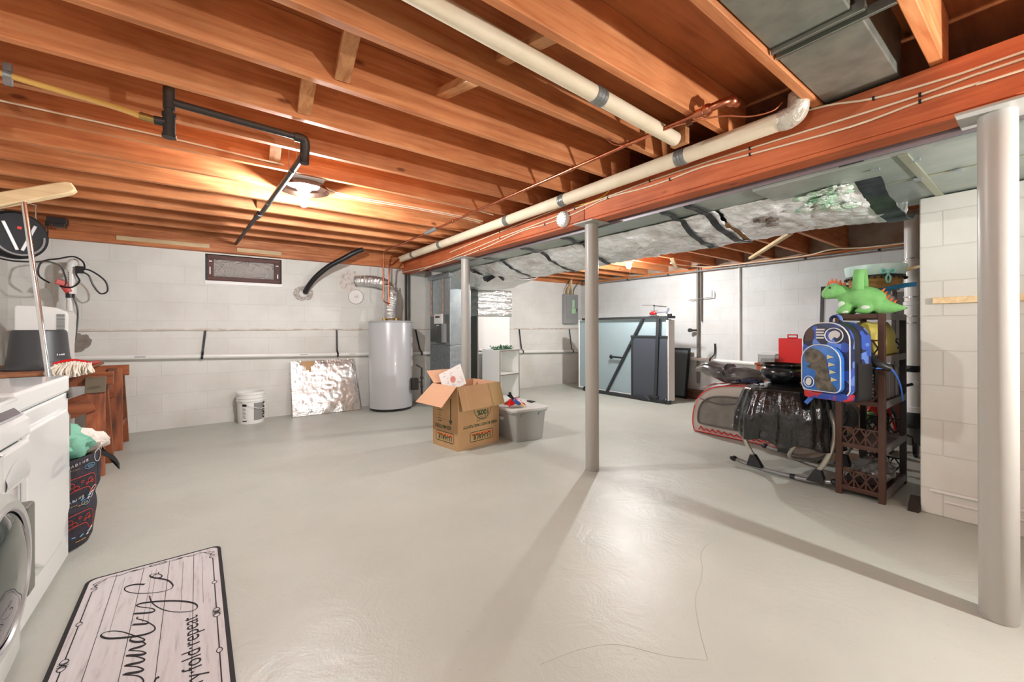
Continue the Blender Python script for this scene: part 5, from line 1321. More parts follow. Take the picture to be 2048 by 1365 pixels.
mb = MB(); shell(mb, [rrect(-.022, -.022, TW + .022, TD + .022, .05, TH - .008), rrect(-.024, -.024, TW + .024, TD + .024, .05, TH + .012), rrect(-.012, -.012, TW + .012, TD + .012, .045, TH + .018), rrect(.02, .02, TW - .02, TD - .02, .03, TH + .012)])
mb.build('lid', m_tlid, **L)
MB().box(TW - .02, TD * .5 - .05, TH + .012, TW + .028, TD * .5 + .05, TH + .026).build('latch', m_black, bevel=.005, **L)
MB().box(-.028, .2, TH - .11, .004, .34, TH - .085).build('side_grip', m_tlid, bevel=.004, **L)
Rt = Matrix.Rotation(math.radians(-5), 3, 'Z')
def tw(x, y, z): return V((2.335, 3.1, 0)) + Rt @ V((x, y, z))
tt = thing('toy_figure', 'small red toy with black and blue figure lying on the tote lid', 'toy', tuple(tw(.1, .2, TH + .018)))
mb = MB(); z0 = TH + .018
mb.grid(lambda i, j: tw(.0 + .19 * i, .09 + .11 * j, z0 + .003 + .085 * math.sin(math.pi * (.1 + .8 * i)) * math.sin(math.pi * (.15 + .6 * j)) + .012 * nz(i * 6, j * 6)), 18, 12)
mb.build('red_cape', m_red, tt, mods=[('SOLIDIFY', {'thickness': .006})])
MB().tube([tw(.075, .10, z0 + .06), tw(.12, .085, z0 + .03)], [.022, .018], 12).ell(tw(.07, .10, z0 + .07), (.022, .02, .022), n=12).build('blue_body', M('toy_blue', S(70, 100, 170), .4), tt)
MB().tube([tw(.055, .11, z0 + .085), tw(.03, .12, z0 + .12), tw(.022, .12, z0 + .15)], [.014, .016, .012], 10).tube([tw(.03, .12, z0 + .1), tw(.0, .12, z0 + .125)], .008, 8).build('black_head', m_black, tt)
MB().tube([tw(.12, .085, z0 + .032), tw(.155, .07, z0 + .015)], [.016, .012], 10).build('yellow_leg', M('toy_yellow', S(230, 200, 110), .4), tt)

# ------------------------------------------------------------------ white cube shelf with green foliage
sr = math.radians(12)
t = thing('cube_shelf', 'white two-cube shelf unit standing in front of the air box', 'shelf', (3.43, 4.91, 0), sr)
L = dict(parent=t, local=True)
sw, sdp, sh = .45, .36, .775; tk = .018
MB().box(0, 0, 0, tk, sdp, sh).build('side_panel', m_wpl, bevel=.001, **L)
MB().box(sw - tk, 0, 0, sw, sdp, sh).build('side_panel', m_wpl, bevel=.001, **L)
for z in (.03, .395, sh - tk): MB().box(tk, 0, z, sw - tk, sdp, z + tk).build('shelf_board', m_wpl, bevel=.001, **L)
MB().box(tk, sdp - .008, .03, sw - tk, sdp, sh).build('back_panel', m_wpl, **L)
mb = MB(); e = .0006
mb.box(0, -.002, 0, tk, -e, sh).box(sw - tk, -.002, 0, sw, -e, sh)
for z in (.03, .395, sh - tk): mb.box(tk, -.002, z, sw - tk, -e, z + tk)
mb.build('edge_banding', M('edge_band', S(120, 108, 96), .6), **L)
mb = MB()
for k in range(170):
    p = V((3.44 + .36 * RND.random(), 5.04 + .14 * RND.random(), sh + .006 + .04 * RND.random())); d = V((RND.uniform(-1, 1), RND.uniform(-1, 1), RND.uniform(-.15, .5))).normalized() * RND.uniform(.03, .06)
    if (p + d).z < sh + .003: d.z = abs(d.z)
    sd_ = d.cross(V((0, 0, 1))).normalized() * .011
    mb.add([p, p + d * .5 + sd_ + V((0, 0, .004)), p + d, p + d * .5 - sd_ + V((0, 0, .004))], [(0, 1, 2, 3)])
mb.box(3.46, 5.08, sh, 3.78, 5.12, sh + .012)
tag(mb.build('artificial_foliage', m_leaf), 'flat bunch of artificial green leaves on top of the white cube shelf', 'foliage')
# ------------------------------------------------------------------ folded table tennis table
X0 = 5.30; ta, tb, tz0, tz1 = 3.36, 5.13, .06, 1.235
t = thing('folded_games_table', 'folded grey-green games table standing on edge near the right wall', 'table', (5.4, 4.25, 0))
MB().box(X0 + .02, ta + .03, tz0, X0 + .06, tb, tz1).build('table_top', m_gborard, t, bevel=.012)
mb = MB().box(X0 + .005, tb - .012, tz0 - .01, X0 + .10, tb + .006, tz1 + .005).box(X0 + .012, ta + .03, tz1 - .004, X0 + .06, tb, tz1 + .012).box(X0 + .012, ta + .03, tz0 - .012, X0 + .06, tb, tz0 + .004)
mb.build('white_edge', m_white, t, bevel=.004)
MB().box(X0 - .01, ta - .01, tz0 - .02, X0 + .15, ta + .028, tz1 - .02).build('end_apron', m_white, t, bevel=.008)
MB().box(X0 + .10, ta + .03, tz0, X0 + .14, tb, tz1 - .01).build('table_top', m_gborard, t, bevel=.01)
MB().box(X0 - .02, ta + .005, .05, X0 + .012, 3.97, .965).build('lower_panel', m_dkpanel, t, bevel=.004)
mb = MB().box(X0 - .03, ta, .955, X0 + .012, 3.99, .985).box(X0 - .03, 3.955, .04, X0 + .012, 3.985, .96)
mb.build('panel_rail', m_frame, t, bevel=.003)
MB().box(X0 - .03, ta - .06, 1.237, X0 + .09, 5.02, 1.272).build('top_rail', m_frame, t, bevel=.004)
MB().box(X0 - .03, ta - .02, .01, X0 + .05, 5.0, .055).build('bottom_rail', m_frame, t, bevel=.004)
MB().bar((X0 - .012, 3.775, 1.24), (X0 - .012, 4.48, .05), .035, .03, (1, 0, 0)).build('diagonal_strut', m_frame, t, bevel=.003)
MB().bar((X0 - .034, 3.50, 1.23), (X0 - .034, 3.55, .06), .05, .03, (1, 0, 0)).build('upright_leg', m_frame, t, bevel=.003)
MB().tube([(X0 - .02, 4.14, .625), (X0 - .02, 4.36, .63)], .014, 10).ell((X0 - .02, 4.38, .63), (.02, .035, .035), n=12).build('net_clip', m_black, t)
for y in (3.40, 4.97): MB().lathe([(.0, -.022), (.034, -.022), (.04, -.012), (.04, .012), (.034, .022), (0, .022)], (X0 + .0, y, .04), 18, rot('X', 90)).build('caster', m_black, t)
mb = MB().tube([(X0 - .04, ta - .03, 1.25), (X0 - .04, ta - .03, 1.30)], .018, 10).box(X0 - .05, ta - .07, 1.255, X0 - .01, ta - .02, 1.30); mb.build('corner_bracket', m_black, t, bevel=.004)
mb = MB().tube(spline([(X0 - .06, 3.62, .03), (X0 - .07, 3.75, .09), (X0 - .05, 3.9, .08)], 5), .012, 8).box(X0 - .05, 3.5, .075, X0 - .02, 3.66, .1); mb.build('foot_lever', m_frame, t)
# toy helicopter on the top rail
hz, hy_, hx_ = 1.273, 3.58, X0 + .0
t = thing('toy_helicopter', 'small red toy helicopter with long rotor blades on top of the folded table', 'toy', (hx_, hy_, hz))
MB().ell((hx_, hy_ + .02, hz + .045), (.03, .06, .028), n=18).build('body', m_red, t)
MB().ell((hx_, hy_ + .055, hz + .04), (.022, .035, .022), n=14).build('cockpit', m_blackg, t)
mb = MB().tube([(hx_ - .025, hy_ - .05, hz + .004), (hx_ - .025, hy_ + .08, hz + .004)], .004, 6).tube([(hx_ + .025, hy_ - .05, hz + .004), (hx_ + .025, hy_ + .08, hz + .004)], .004, 6)
for y in (-.02, .04):
    for x in (-.025, .025): mb.tube([(hx_ + x, hy_ + y, hz + .004), (hx_ + x * .4, hy_ + y, hz + .03)], .003, 6)
mb.build('skids', m_black, t)
mb = MB().tube([(hx_, hy_ - .02, hz + .05), (hx_, hy_ - .22, hz + .06)], [.012, .005], 10).bar((hx_, hy_ - .19, hz + .03), (hx_, hy_ - .23, hz + .11), .006, .03, (0, 1, 0))
mb.build('tail_boom', M('tail_grey', S(90, 96, 110), .4), t)
mb = MB().tube([(hx_, hy_ + .01, hz + .06), (hx_, hy_ + .01, hz + .17)], .0045, 8).tube([(hx_, hy_ - .05, hz + .075), (hx_, hy_ + .07, hz + .08)], .004, 6).ell((hx_, hy_ + .01, hz + .155), (.012, .02, .008), n=10)
mb.build('mast', m_black, t)
mb = MB().bar((hx_, hy_ + .01, hz + .165), (hx_ - .02, hy_ + .20, hz + .172), .02, .006).bar((hx_, hy_ + .01, hz + .16), (hx_ + .02, hy_ - .18, hz + .135), .02, .006).bar((hx_ + .01, hy_ + .02, hz + .15), (hx_ + .03, hy_ - .16, hz + .13), .018, .006)
mb.build('rotor_blade', m_black, t)
# dark framed panel leaning on the wall behind the table
t = thing('leaning_frame', 'black framed panel leaning on the right wall behind the table end', 'panel', (5.95, 3.6, 0))
P = lambda y, s_, o: V((5.92 + .12 * s_ / .78 + o, y, s_))
for (y0, y1, s0, s1) in ((3.45, 3.485, .0, .78), (4.05, 4.085, .0, .78), (3.45, 4.085, .745, .78), (3.45, 4.085, .0, .035)):
    pass
mb = MB()
for (y0, y1, s0, s1) in ((3.45, 3.485, .0, .78), (4.05, 4.085, .0, .78), (3.485, 4.05, .745, .78), (3.485, 4.05, .0, .035)):
    mb.hexa([P(y0, s0, 0), P(y1, s0, 0), P(y1, s0, .02), P(y0, s0, .02), P(y0, s1, 0), P(y1, s1, 0), P(y1, s1, .02), P(y0, s1, .02)])
mb.build('frame', m_black, t)
mb = MB().hexa([P(3.485, .035, .008), P(4.05, .035, .008), P(4.05, .035, .014), P(3.485, .035, .014), P(3.485, .745, .008), P(4.05, .745, .008), P(4.05, .745, .014), P(3.485, .745, .014)])
mb.build('panel_sheet', M('panel_sheet_grey', S(104, 112, 116), .3), t)

# ------------------------------------------------------------------ wood cabinet with red case, clear bin, framed board
t = thing('wood_cabinet', 'low reddish wood cabinet against the right wall behind the clutter', 'cabinet', (5.77, 1.65, 0))
cx0, cx1, cy0, cy1, ch = 5.50, 6.05, 1.0, 2.28, .66
MB().box(cx0 + .02, cy0, .0, cx1, cy1, ch - .025).build('body', m_cab, t, bevel=.003)
MB().box(cx0 - .01, cy0 - .01, ch - .025, cx1, cy1 + .01, ch).build('top', m_cab, t, bevel=.004)
for y0, y1 in ((cy0 + .02, 1.63), (1.65, cy1 - .02)):
    d = MB().box(cx0, y0, .05, cx0 + .02, y1, ch - .04).build('door', m_cab, t, bevel=.003)
    MB().bar((cx0 - .012, (y1 - .04 if y0 < 1.2 else y0 + .04), .38), (cx0 - .012, (y1 - .04 if y0 < 1.2 else y0 + .04), .46), .01, .01, (1, 0, 0)).build('handle', m_black, d)
t = thing('red_case', 'open red plastic case with handle standing behind the black bowl', 'case', (5.62, 1.9, ch))
q0 = V((5.60, 2.05, ch)); yv = V((0, -1, 0))
mb = MB().box(5.60, 1.74, ch + .012, 5.615, 2.06, ch + .31).box(5.597, 1.86, ch + .31, 5.612, 1.96, ch + .322).box(5.597, 1.855, ch + .31, 5.612, 1.868, ch + .355).box(5.597, 1.952, ch + .31, 5.612, 1.965, ch + .355).box(5.597, 1.855, ch + .345, 5.612, 1.965, ch + .358)
mb.build('lid', m_red, t, bevel=.005)
MB().box(5.60, 1.74, ch, 5.86, 2.06, ch + .012).box(5.85, 1.74, ch + .012, 5.86, 2.06, ch + .05).build('base', m_red, t, bevel=.003)
t = thing('clear_bin', 'small clear plastic bin with lid, left of the red case', 'bin', (5.66, 2.19, ch))
mb = MB(); o = V((5.55, 2.08, ch))
for a in ((0, 0, .19, .003), (0, .187, .19, .19), (0, 0, .003, .19), (.187, 0, .19, .19)): mb.box(o.x + a[0], o.y + a[1], ch + .003, o.x + a[2], o.y + a[3], ch + .10)
mb.box(o.x, o.y, ch, o.x + .19, o.y + .19, ch + .003).build('bin_body', m_clearbag, t)
MB().box(o.x - .008, o.y - .008, ch + .10, o.x + .198, o.y + .198, ch + .116).build('bin_lid', M('bin_lid', S(226, 230, 230), .2, alpha=.75), t, bevel=.003)
MB().box(o.x + .02, o.y + .02, ch + .004, o.x + .17, o.y + .17, ch + .05).build('contents', M('bin_contents', S(196, 190, 184), .7, col2=S(150, 140, 136), vscale=30), t)
tag(MB().box(5.56, 1.50, ch, 5.60, 1.72, ch + .17).build('white_book', m_paper, bevel=.002), 'white book or pad standing right of the red case', 'book')
tag(MB().hexa([(5.52, 1.66, ch), (5.54, 1.66, ch), (5.54, 1.735, ch), (5.52, 1.735, ch), (5.55, 1.68, ch + .20), (5.57, 1.68, ch + .20), (5.57, 1.735, ch + .19), (5.55, 1.735, ch + .19)]).build('pink_folder', M('pink_card', S(214, 120, 108), .6)), 'pink folder leaning beside the red case', 'folder')
t = thing('framed_board', 'large black framed board standing on the cabinet behind the plush dinosaur', 'board', (5.85, 1.3, ch))
mb = MB(); G = lambda y, s_, o: V((5.72 + .10 * s_ / .92 + o, y, ch + s_))
for (y0, y1, s0, s1) in ((1.66, 1.69, 0, .92), (1.03, 1.06, 0, .92), (1.06, 1.66, .89, .92), (1.06, 1.66, 0, .03)):
    mb.hexa([G(y0, s0, 0), G(y1, s0, 0), G(y1, s0, .03), G(y0, s0, .03), G(y0, s1, 0), G(y1, s1, 0), G(y1, s1, .03), G(y0, s1, .03)])
mb.build('frame', m_brownd, t)
mb = MB().hexa([G(1.06, .03, .012), G(1.66, .03, .012), G(1.66, .03, .018), G(1.06, .03, .018), G(1.06, .89, .012), G(1.66, .89, .012), G(1.66, .89, .018), G(1.06, .89, .018)])
mb.build('board_face', M('board_face', S(196, 198, 200), .35), t)

# ------------------------------------------------------------------ packed play yard in clear wrap, tarp on top
t = thing('play_yard_bag', 'folded beige and grey infant play yard in a clear bag with red piping', 'bag', (4.35, 1.95, 0))
out = [(2.33, .01), (2.345, .10), (2.335, .22), (2.30, .33), (2.235, .42), (2.13, .485), (1.98, .52), (1.80, .535), (1.60, .53), (1.52, .50), (1.50, .4), (1.50, .10), (1.52, .01)]
O = spline([(0, y, z) for y, z in out], 4)
def yard(x, k=1.0): c_ = V((0, 1.93, .25)); return [V((x, c_.y + (p.y - c_.y) * k, max(.006, c_.z + (p.z - c_.z) * k))) for p in O]
mb = MB(); rings = [(4.15, .93), (4.14, .97), (4.17, 1.0), (4.50, 1.0), (4.53, .97), (4.52, .93)]
n = len(O); vs = [p for x, k in rings for p in yard(x, k)]; fs = [tuple(range(n))]
for i in range(len(rings) - 1): fs += [(i * n + k, (i + 1) * n + k, (i + 1) * n + (k + 1) % n, i * n + (k + 1) % n) for k in range(n)]
fs.append(tuple((len(rings) - 1) * n + k for k in reversed(range(n))))
mb.add(vs, fs, True); mb.build('padded_body', m_beige, t)
inn = spline([(0, y, z) for y, z in [(2.27, .12), (2.27, .22), (2.235, .31), (2.16, .375), (2.04, .405), (1.85, .415), (1.62, .41), (1.58, .36), (1.58, .16), (1.62, .11), (1.9, .10), (2.2, .10)]], 4, closed=True)
mb = MB().prism([V((4.128, p.y, p.z)) for p in inn], (.02, 0, 0)); mb.build('mesh_window', m_meshgrey, t, bevel=.004)
mb = MB().tube([V((4.126, p.y, p.z)) for p in inn], .009, 8, closed=True)
mb.tube(spline([(4.124, 2.25, .36), (4.118, 2.05, .33), (4.118, 1.85, .36), (4.124, 1.62, .33)], 5), .006, 6)
mb.build('inner_trim', M('trim_taupe', S(92, 84, 80), .6), t)
mb = MB().tube([p + V((-.004, 0, 0)) for p in yard(4.15, .99)], .0075, 8, closed=True).tube([p for p in yard(4.51, .985)], .0075, 8, closed=True)
for k in range(12):
    y = 1.55 + .06 * k; mb.tube([(4.13, y, .03 + .02 * nz(k, 2)), (4.115, y + .03, .06 + .03 * nz(k * 1.7, 5)), (4.13, y + .055, .035)], .007, 6)
mb.build('red_piping', m_redp, t)
def topn(i, j):
    y = 1.55 + .70 * i; x = 4.16 + .34 * j
    z = .53 - max(0, (y - 1.95)) ** 2 * .75 + .012 * nz(y * 12, x * 12) + .02 * abs(nz(y * 6, x * 9, 3))
    return V((x, y, z + .006))
mb = MB(); mb.grid(topn, 40, 20); mb.build('red_mesh_cover', M('red_mesh', S(206, 70, 62), .4, col2=S(226, 190, 182), vscale=11, bump=.3, bscale=30, stretch=(1, 3, 1)), t, mods=[('SOLIDIFY', {'thickness': .003})])
mb = MB().add([(4.127, 1.93, .14), (4.127, 1.88, .12), (4.127, 1.86, .155), (4.127, 1.90, .175)], [(0, 1, 2, 3)]); mb.build('care_label', m_paper, t)
mb = MB().grid(lambda i, j: V((4.118 - .008 * abs(nz(i * 5, j * 5)) - .004 * nz(i * 17, j * 17), 1.56 + .74 * i, .03 + (.46 - .25 * max(0, i - .55) ** 1.5 * 2) * j)), 50, 34)
mb.build('clear_wrap', M('clear_wrap', S(250, 250, 250), .05, trans=1.0, bump=.5, bscale=14, alpha=.35), t, sharp=180)
tr = MB()
def tarp(i, j):
    a = 2 * math.pi * i; y = 2.02; r_ = math.sin(math.pi * j)
    e = 1 + .22 * nz(math.cos(a) * 1.5, math.sin(a) * 1.5, j * 3) + .12 * nz(math.cos(a) * 5, math.sin(a) * 5, j * 7)
    yy = y - (j - .5) * .74; zz = .63 + .02 * math.sin(j * 9) + (.02 if j < .5 else -.015)
    sc_ = (.17, .10)
    h = (.55 + .45 * math.sin(math.pi * min(1, max(0, j * 1.15 - .05)))) * (r_ ** .35 if r_ > 0 else 0)
    p = V((4.30 + sc_[0] * math.cos(a) * e * h, yy, zz + sc_[1] * math.sin(a) * e * h - .04 * max(0, abs(j - .5) - .3)))
    if p.z < .54 - max(0, (p.y - 1.95)) ** 2 * .75: p.z = .545 - max(0, (p.y - 1.95)) ** 2 * .75
    return p
tr.grid(tarp, 44, 40, wrap=True)
tag(tr.build('folded_tarp', m_tarp), 'crumpled charcoal folded tarp lying on the bagged play yard', 'tarp')

# ------------------------------------------------------------------ infant swing draped with a bin liner
t = thing('infant_swing', 'infant swing frame with curved grey tubes and black feet, draped in plastic', 'infant swing', (3.65, 1.22, 0))
for x, nm in ((3.37, 0), (3.94, 1)):
    pts = spline([(x, 1.56, .055), (x + .005, 1.38, .028), (x + .012, 1.22, .022), (x + .012, 1.05, .028), (x, .90, .06)], 6)
    r_ = MB().tube(pts, .016, 14).build('rocker', M('rocker_grey', S(150, 150, 148), .3, .4), t)
    for p in (pts[0], pts[-1]): MB().ell(p, (.022, .032, .022), n=14).build('end_cap', m_black, r_)
    MB().tube([(x + .012, 1.17, .024), (x + .012, 1.14, .024)], .018, 12).build('joint_sleeve', m_black, r_)
    for y, s_ in ((1.40, 1), (1.01, -1)):
        mb = MB().hexa([(x - .03, y - .055, .035), (x + .03, y - .055, .035), (x + .03, y + .055, .035), (x - .03, y + .055, .035), (x - .02, y - .018 + s_ * .015, .125), (x + .02, y - .018 + s_ * .015, .125), (x + .02, y + .018 + s_ * .015, .125), (x - .02, y + .018 + s_ * .015, .125)])
        mb.build('foot', m_black, r_, bevel=.006)
        dx = -.0 if x < 3.6 else 0
        leg = spline([(x, y + s_ * .012, .11), (x - .005, y + s_ * .06, .20), (x, y + s_ * .10, .32), (x + .01, y + s_ * .10, .45), (x + (.05 if x < 3.6 else -.05), y + s_ * .05, .56)], 6)
        MB().tube(leg, .0155, 14).build('leg', m_tube, t)
pdw = lambda u, v, d: CAM + ray(u, v) * d
MB().tube(spline([pdw(1624, 848, 2.90), pdw(1606, 870, 2.90), pdw(1588, 895, 2.93), pdw(1579, 909, 2.97), pdw(1586, 917, 3.03), pdw(1630, 919, 3.10), pdw(1662, 906, 3.12), pdw(1690, 870, 3.14)], 6), .013, 12).build('seat_tube', m_tube, t)
MB().tube(spline([(3.42, 1.50, .46), (3.50, 1.42, .3), (3.62, 1.34, .17), (3.8, 1.3, .14), (3.93, 1.36, .3)], 6), .012, 12).build('seat_tube', m_tube, t)
mb = MB(); mb.ell((3.95, .965, .43), (.035, .055, .11), n=20)
mb.build('motor_pod', m_grey, t)
tb_ = MB()
def liner(i, j):
    a = 2 * math.pi * i; ca, sa = math.cos(a), math.sin(a)
    pl_ = .022 * math.sin(a * 17 + 2.5 * nz(j * 2, 3)) + .014 * math.sin(a * 37 + j * 3) + .012 * nz(ca * 7, sa * 7, j * 9) + .06 * nz(ca * 2, sa * 2, j * 2)
    if j < .25: q = j / .25; k = q * .84; z = .665 + .015 * (1 - q) + .008 * nz(ca * q * 3, sa * q * 3); fl = q * .3
    else:
        q = (j - .25) / .75; k = .84 + .17 * min(1, q * 2.4) ** .7 + .03 * q; z = .665 - .37 * q - .03 * (1 - abs(2 * q - 1)) ; fl = .3 + .7 * min(1, q * 2)
    k *= 1 + pl_ * fl
    sup = (abs(ca) ** 3.0 + abs(sa) ** 3.0) ** (-1 / 3.0)
    zz = z + (.05 * nz(ca * 2.2, sa * 2.2, 5) + .05 * sa + .02 * math.sin(a * 9)) * max(0, j - .55) * 2
    zz -= .04 * max(0, sa) * min(1, j * 2)
    return V((3.53 + .375 * ca * sup * k, 1.225 + .30 * sa * sup * k, zz))
tb_.grid(liner, 156, 46, wrap=True)
tag(tb_.build('bin_liner', m_trash, sharp=70, mods=[('SOLIDIFY', {'thickness': .002})]), 'shiny black bin liner draped over the infant swing', 'plastic bag')
t = thing('black_bowl', 'glossy black plastic bowl with turned rim resting on the bin liner', 'bowl', (3.60, 1.29, .69))
MB().lathe([(.06, .0), (.10, .012), (.145, .045), (.158, .08), (.15, .115), (.135, .132), (.145, .142), (.153, .148), (.151, .155), (.12, .140), (.11, .10), (.08, .04), (0, .03)], (3.60, 1.29, .662), 48).build('bowl_body', m_blackg, t, sharp=60)
mb = MB(); mb.grid(lambda i, j: V((3.36 + .12 * j, 1.54 - .16 * i, .672 + .018 * nz(i * 6, j * 6) + .02 * math.sin(math.pi * i) * math.sin(math.pi * j))), 14, 10)
tag(mb.build('navy_cloth', M('navy', S(30, 36, 66), .9), mods=[('SOLIDIFY', {'thickness': .006, 'offset': 1})]), 'scrap of navy cloth beside the black bowl', 'cloth')

# ------------------------------------------------------------------ brown etagere
ax0, ax1, ay0, ay1 = 3.345, 3.945, .645, .895
t = thing('storage_rack', 'narrow brown plastic five tier rack with lattice rails beside the partition', 'rack', (3.64, .77, 0))
pw = .034
for x in (ax0, ax1 - pw):
    for y in (ay0, ay1 - pw): MB().box(x, y, 0, x + pw, y + pw, 1.185).build('upright', m_brown if x == ax0 else m_brownd, t, bevel=.003)
TIERS = [.035, .315, .60, .885, 1.155]
for z in TIERS:
    MB().box(ax0 + .006, ay0 + .006, z, ax1 - .006, ay1 - .006, z + .03).build('tray', m_brown if z != 1.155 else m_brown, t, bevel=.003)
    mb = MB().box(ax0 + pw, ay0 - .001, z - .008, ax1 - pw, ay0 + .012, z + .034).box(ax0 + pw, ay1 - .012, z - .008, ax1 - pw, ay1 + .001, z + .034)
    mb.build('side_rim', M('rack_grey_rim', S(122, 116, 112), .4) if z == TIERS[0] else bpy.data.materials['rack_grey_rim'], t)
    if z < 1.1:
        for x, mm in ((ax0 + .008, m_brown), (ax1 - .018, m_brownd)):
            mb = MB(); y0, y1 = ay0 + pw, ay1 - pw; z0, z1 = z + .03, z + .135
            mb.box(x, y0, z1 - .009, x + .01, y1, z1)
            k3 = 3
            for k in range(1, k3):
                y = y0 + (y1 - y0) * k / k3; mb.box(x, y - .004, z0, x + .01, y + .004, z1)
            for k in range(k3):
                a, b_ = y0 + (y1 - y0) * k / k3, y0 + (y1 - y0) * (k + 1) / k3; m_ = (a + b_) / 2; zm = (z0 + z1) / 2
                for p, q in (((a, zm), (m_, z1)), ((m_, z1), (b_, zm)), ((b_, zm), (m_, z0)), ((m_, z0), (a, zm))): mb.bar((x + .005, p[0], p[1]), (x + .005, q[0], q[1]), .008, .006, (1, 0, 0))
            mb.build('lattice_rail', mm, t)
# crumpled clear bag on the bottom tray
cb = lump((3.66, .765, .125), (.20, .10, .062), 21, .35, 2.6)
tag(cb.build('clear_plastic_bag', m_clearbag), 'crumpled clear plastic bag on the lowest tier of the brown rack', 'plastic bag')
tag(MB().box(3.44, .70, .067, 3.52, .86, .12).build('dark_packet', m_brownd, bevel=.01), 'small dark packet behind the bottom lattice of the brown rack', 'packet')
# yellow bag
yb = MB()
yb.grid(lambda i, j: V((3.645 + (.25 + .03 * nz(math.cos(6.283 * i) * 2, math.sin(6.283 * i) * 2, j * 3)) * math.copysign(abs(math.cos(6.283 * i)) ** .6, math.cos(6.283 * i)) * (1 - .25 * j ** 3),
                        .765 + (.10 + .015 * nz(math.cos(6.283 * i) * 2, math.sin(6.283 * i) * 2, j * 4 + 4)) * math.copysign(abs(math.sin(6.283 * i)) ** .6, math.sin(6.283 * i)) * (1 - .45 * j ** 3),
                        .918 + .215 * j + .012 * nz(i * 9, 2) * j)), 48, 18, wrap=True)
tag(yb.build('yellow_bag', m_yellow, mods=[('SOLIDIFY', {'thickness': .003})]), 'crumpled yellow plastic bag on the second tier from the top of the rack', 'bag')
tag(lump((3.45, .80, 1.03), (.035, .05, .04), 5, .2).build('orange_ball', M('orange_foam', S(232, 92, 40), .6)), 'small orange toy tucked in front of the yellow bag', 'toy')
# books and discs on the middle tier
bcol = [(S(196, 36, 34), 'red'), (S(222, 212, 190), 'cream'), (S(24, 22, 22), 'black'), (S(206, 198, 180), 'ivory'), (S(186, 176, 156), 'tan'), (S(40, 34, 32), 'dark brown')]
y = .855; hts = [.20, .205, .215, .19, .175, .20]; ths = [.020, .024, .034, .022, .022, .026]
for i, (c_, nm) in enumerate(bcol):
    mb = MB().box(3.385, y - ths[i], .633, 3.53, y, .633 + hts[i]); mb.mat(1)
    if nm in ('cream', 'black', 'ivory'):
        mb.text({'cream': 'TEXAS', 'black': 'STORIES', 'ivory': 'ATLAS'}[nm] if False else '', (0, 0, 0), (1, 0, 0), (0, 0, 1), .01)
    for k in range(5 + i % 3):
        zz = .655 + .022 * k; mb.box(3.3845, y - ths[i] * .75, zz, 3.385, y - ths[i] * .3, zz + .013)
    tag(mb.build('book', [M('book_' + nm.replace(' ', '_'), c_, .5), m_ink if nm in ('cream', 'ivory', 'tan') else m_paper], bevel=.0015), f'{nm} spined book on the middle tier of the brown rack, {ORD[i]} from the left', 'book', 'books on the middle tier facing the room')
    y -= ths[i] + .0012
dc = [S(150, 152, 156), S(210, 210, 212), S(60, 62, 66), S(176, 178, 182), S(96, 98, 104), S(224, 222, 220), S(120, 122, 128), S(40, 40, 44), S(170, 60, 54)]
x = 3.555
for i in range(14):
    w_ = [.018, .014, .022, .016][i % 4]; h_ = [.20, .185, .21, .195, .18][i % 5]
    tag(MB().box(x, .665, .633, x + w_, .83, .633 + h_).build('disc_case', M(f'case_{i}', dc[i % len(dc)], .35), bevel=.0015), f'upright disc case on the middle tier of the brown rack, {ORD[i]} behind the books', 'case', 'disc cases behind the books')
    x += w_ + .0015
tag(MB().box(3.40, .70, 1.087, 3.56, .86, 1.096).build('grey_tray', m_silver) if False else MB().box(3.385, .68, .918, 3.41, .87, .928).build('paper_strip', m_paper), 'white paper strip at the front of the second tier', 'paper')

# ------------------------------------------------------------------ plush dinosaur basket
dz = 1.187; D = V((3.47, .79, dz))
t = thing('plush_dinosaur', 'green plush dinosaur basket with orange spikes and loop handle on the rack top', 'plush toy', tuple(D))
# body runs along the view of the photo: head towards +Y, tail towards -Y
q = lambda a, h, w=0.0: V((D.x + w * .85 + .03 * a, D.y + .68 * a, dz + .90 * h))
bd = MB(); _e = bd.ell
def pe(c, r, M_=None, n=18): _e(c, (r[0] * .88, r[1] * .78, r[2] * .88), M_, n); return bd
bd.ell = pe
bd.ell(q(-.02, .12), (.085, .135, .085), n=26).ell(q(.075, .115), (.07, .09, .072), n=24).ell(q(-.105, .105), (.07, .08, .075), n=24)
bd.ell(q(.15, .17), (.052, .085, .055), rot('X', 22), n=22).ell(q(.215, .18), (.056, .075, .060), n=24).ell(q(.262, .165), (.048, .05, .046), n=22).ell(q(.235, .145), (.032, .04, .022), n=20)
for a, w in ((.10, -.05), (-.055, -.06), (.09, .06), (-.07, .06)): bd.ell(q(a, .038, w), (.036, .05, .042), n=18).ell(q(a + .015, .022, w - .008), (.035, .058, .024), n=18)
for k in range(9): f_ = k / 8; bd.ell(q(-.14 - .16 * f_, .06 - .045 * f_ + .02 * f_ * f_), (.058 * (1 - f_) + .014, .04, .058 * (1 - f_) + .014), n=16)
body = bd.build('plush_body', m_dino, t, mods=[('REMESH', {'mode': 'VOXEL', 'voxel_size': .0075, 'use_smooth_shade': True}), ('SMOOTH', {'factor': .6, 'iterations': 5})])
MB().ell(q(.125, .07, -.052), (.017, .025, .03), n=14).build('white_patch', m_dinow, t)
MB().ell(q(-.06, .045, -.092), (.008, .025, .014), n=12).build('white_patch', m_dinow, t)
MB().ell(q(.105, .018, -.08), (.010, .025, .012), n=12).build('white_patch', m_dinow, t)
mb = MB()
for s_ in (-1,): mb.ell(q(.228, .205, s_ * .058), (.006, .007, .008), n=10)
mb.ell(q(.228, .205, .058), (.006, .007, .008), n=10)
mb.build('eye', m_black, t)
mb = MB()
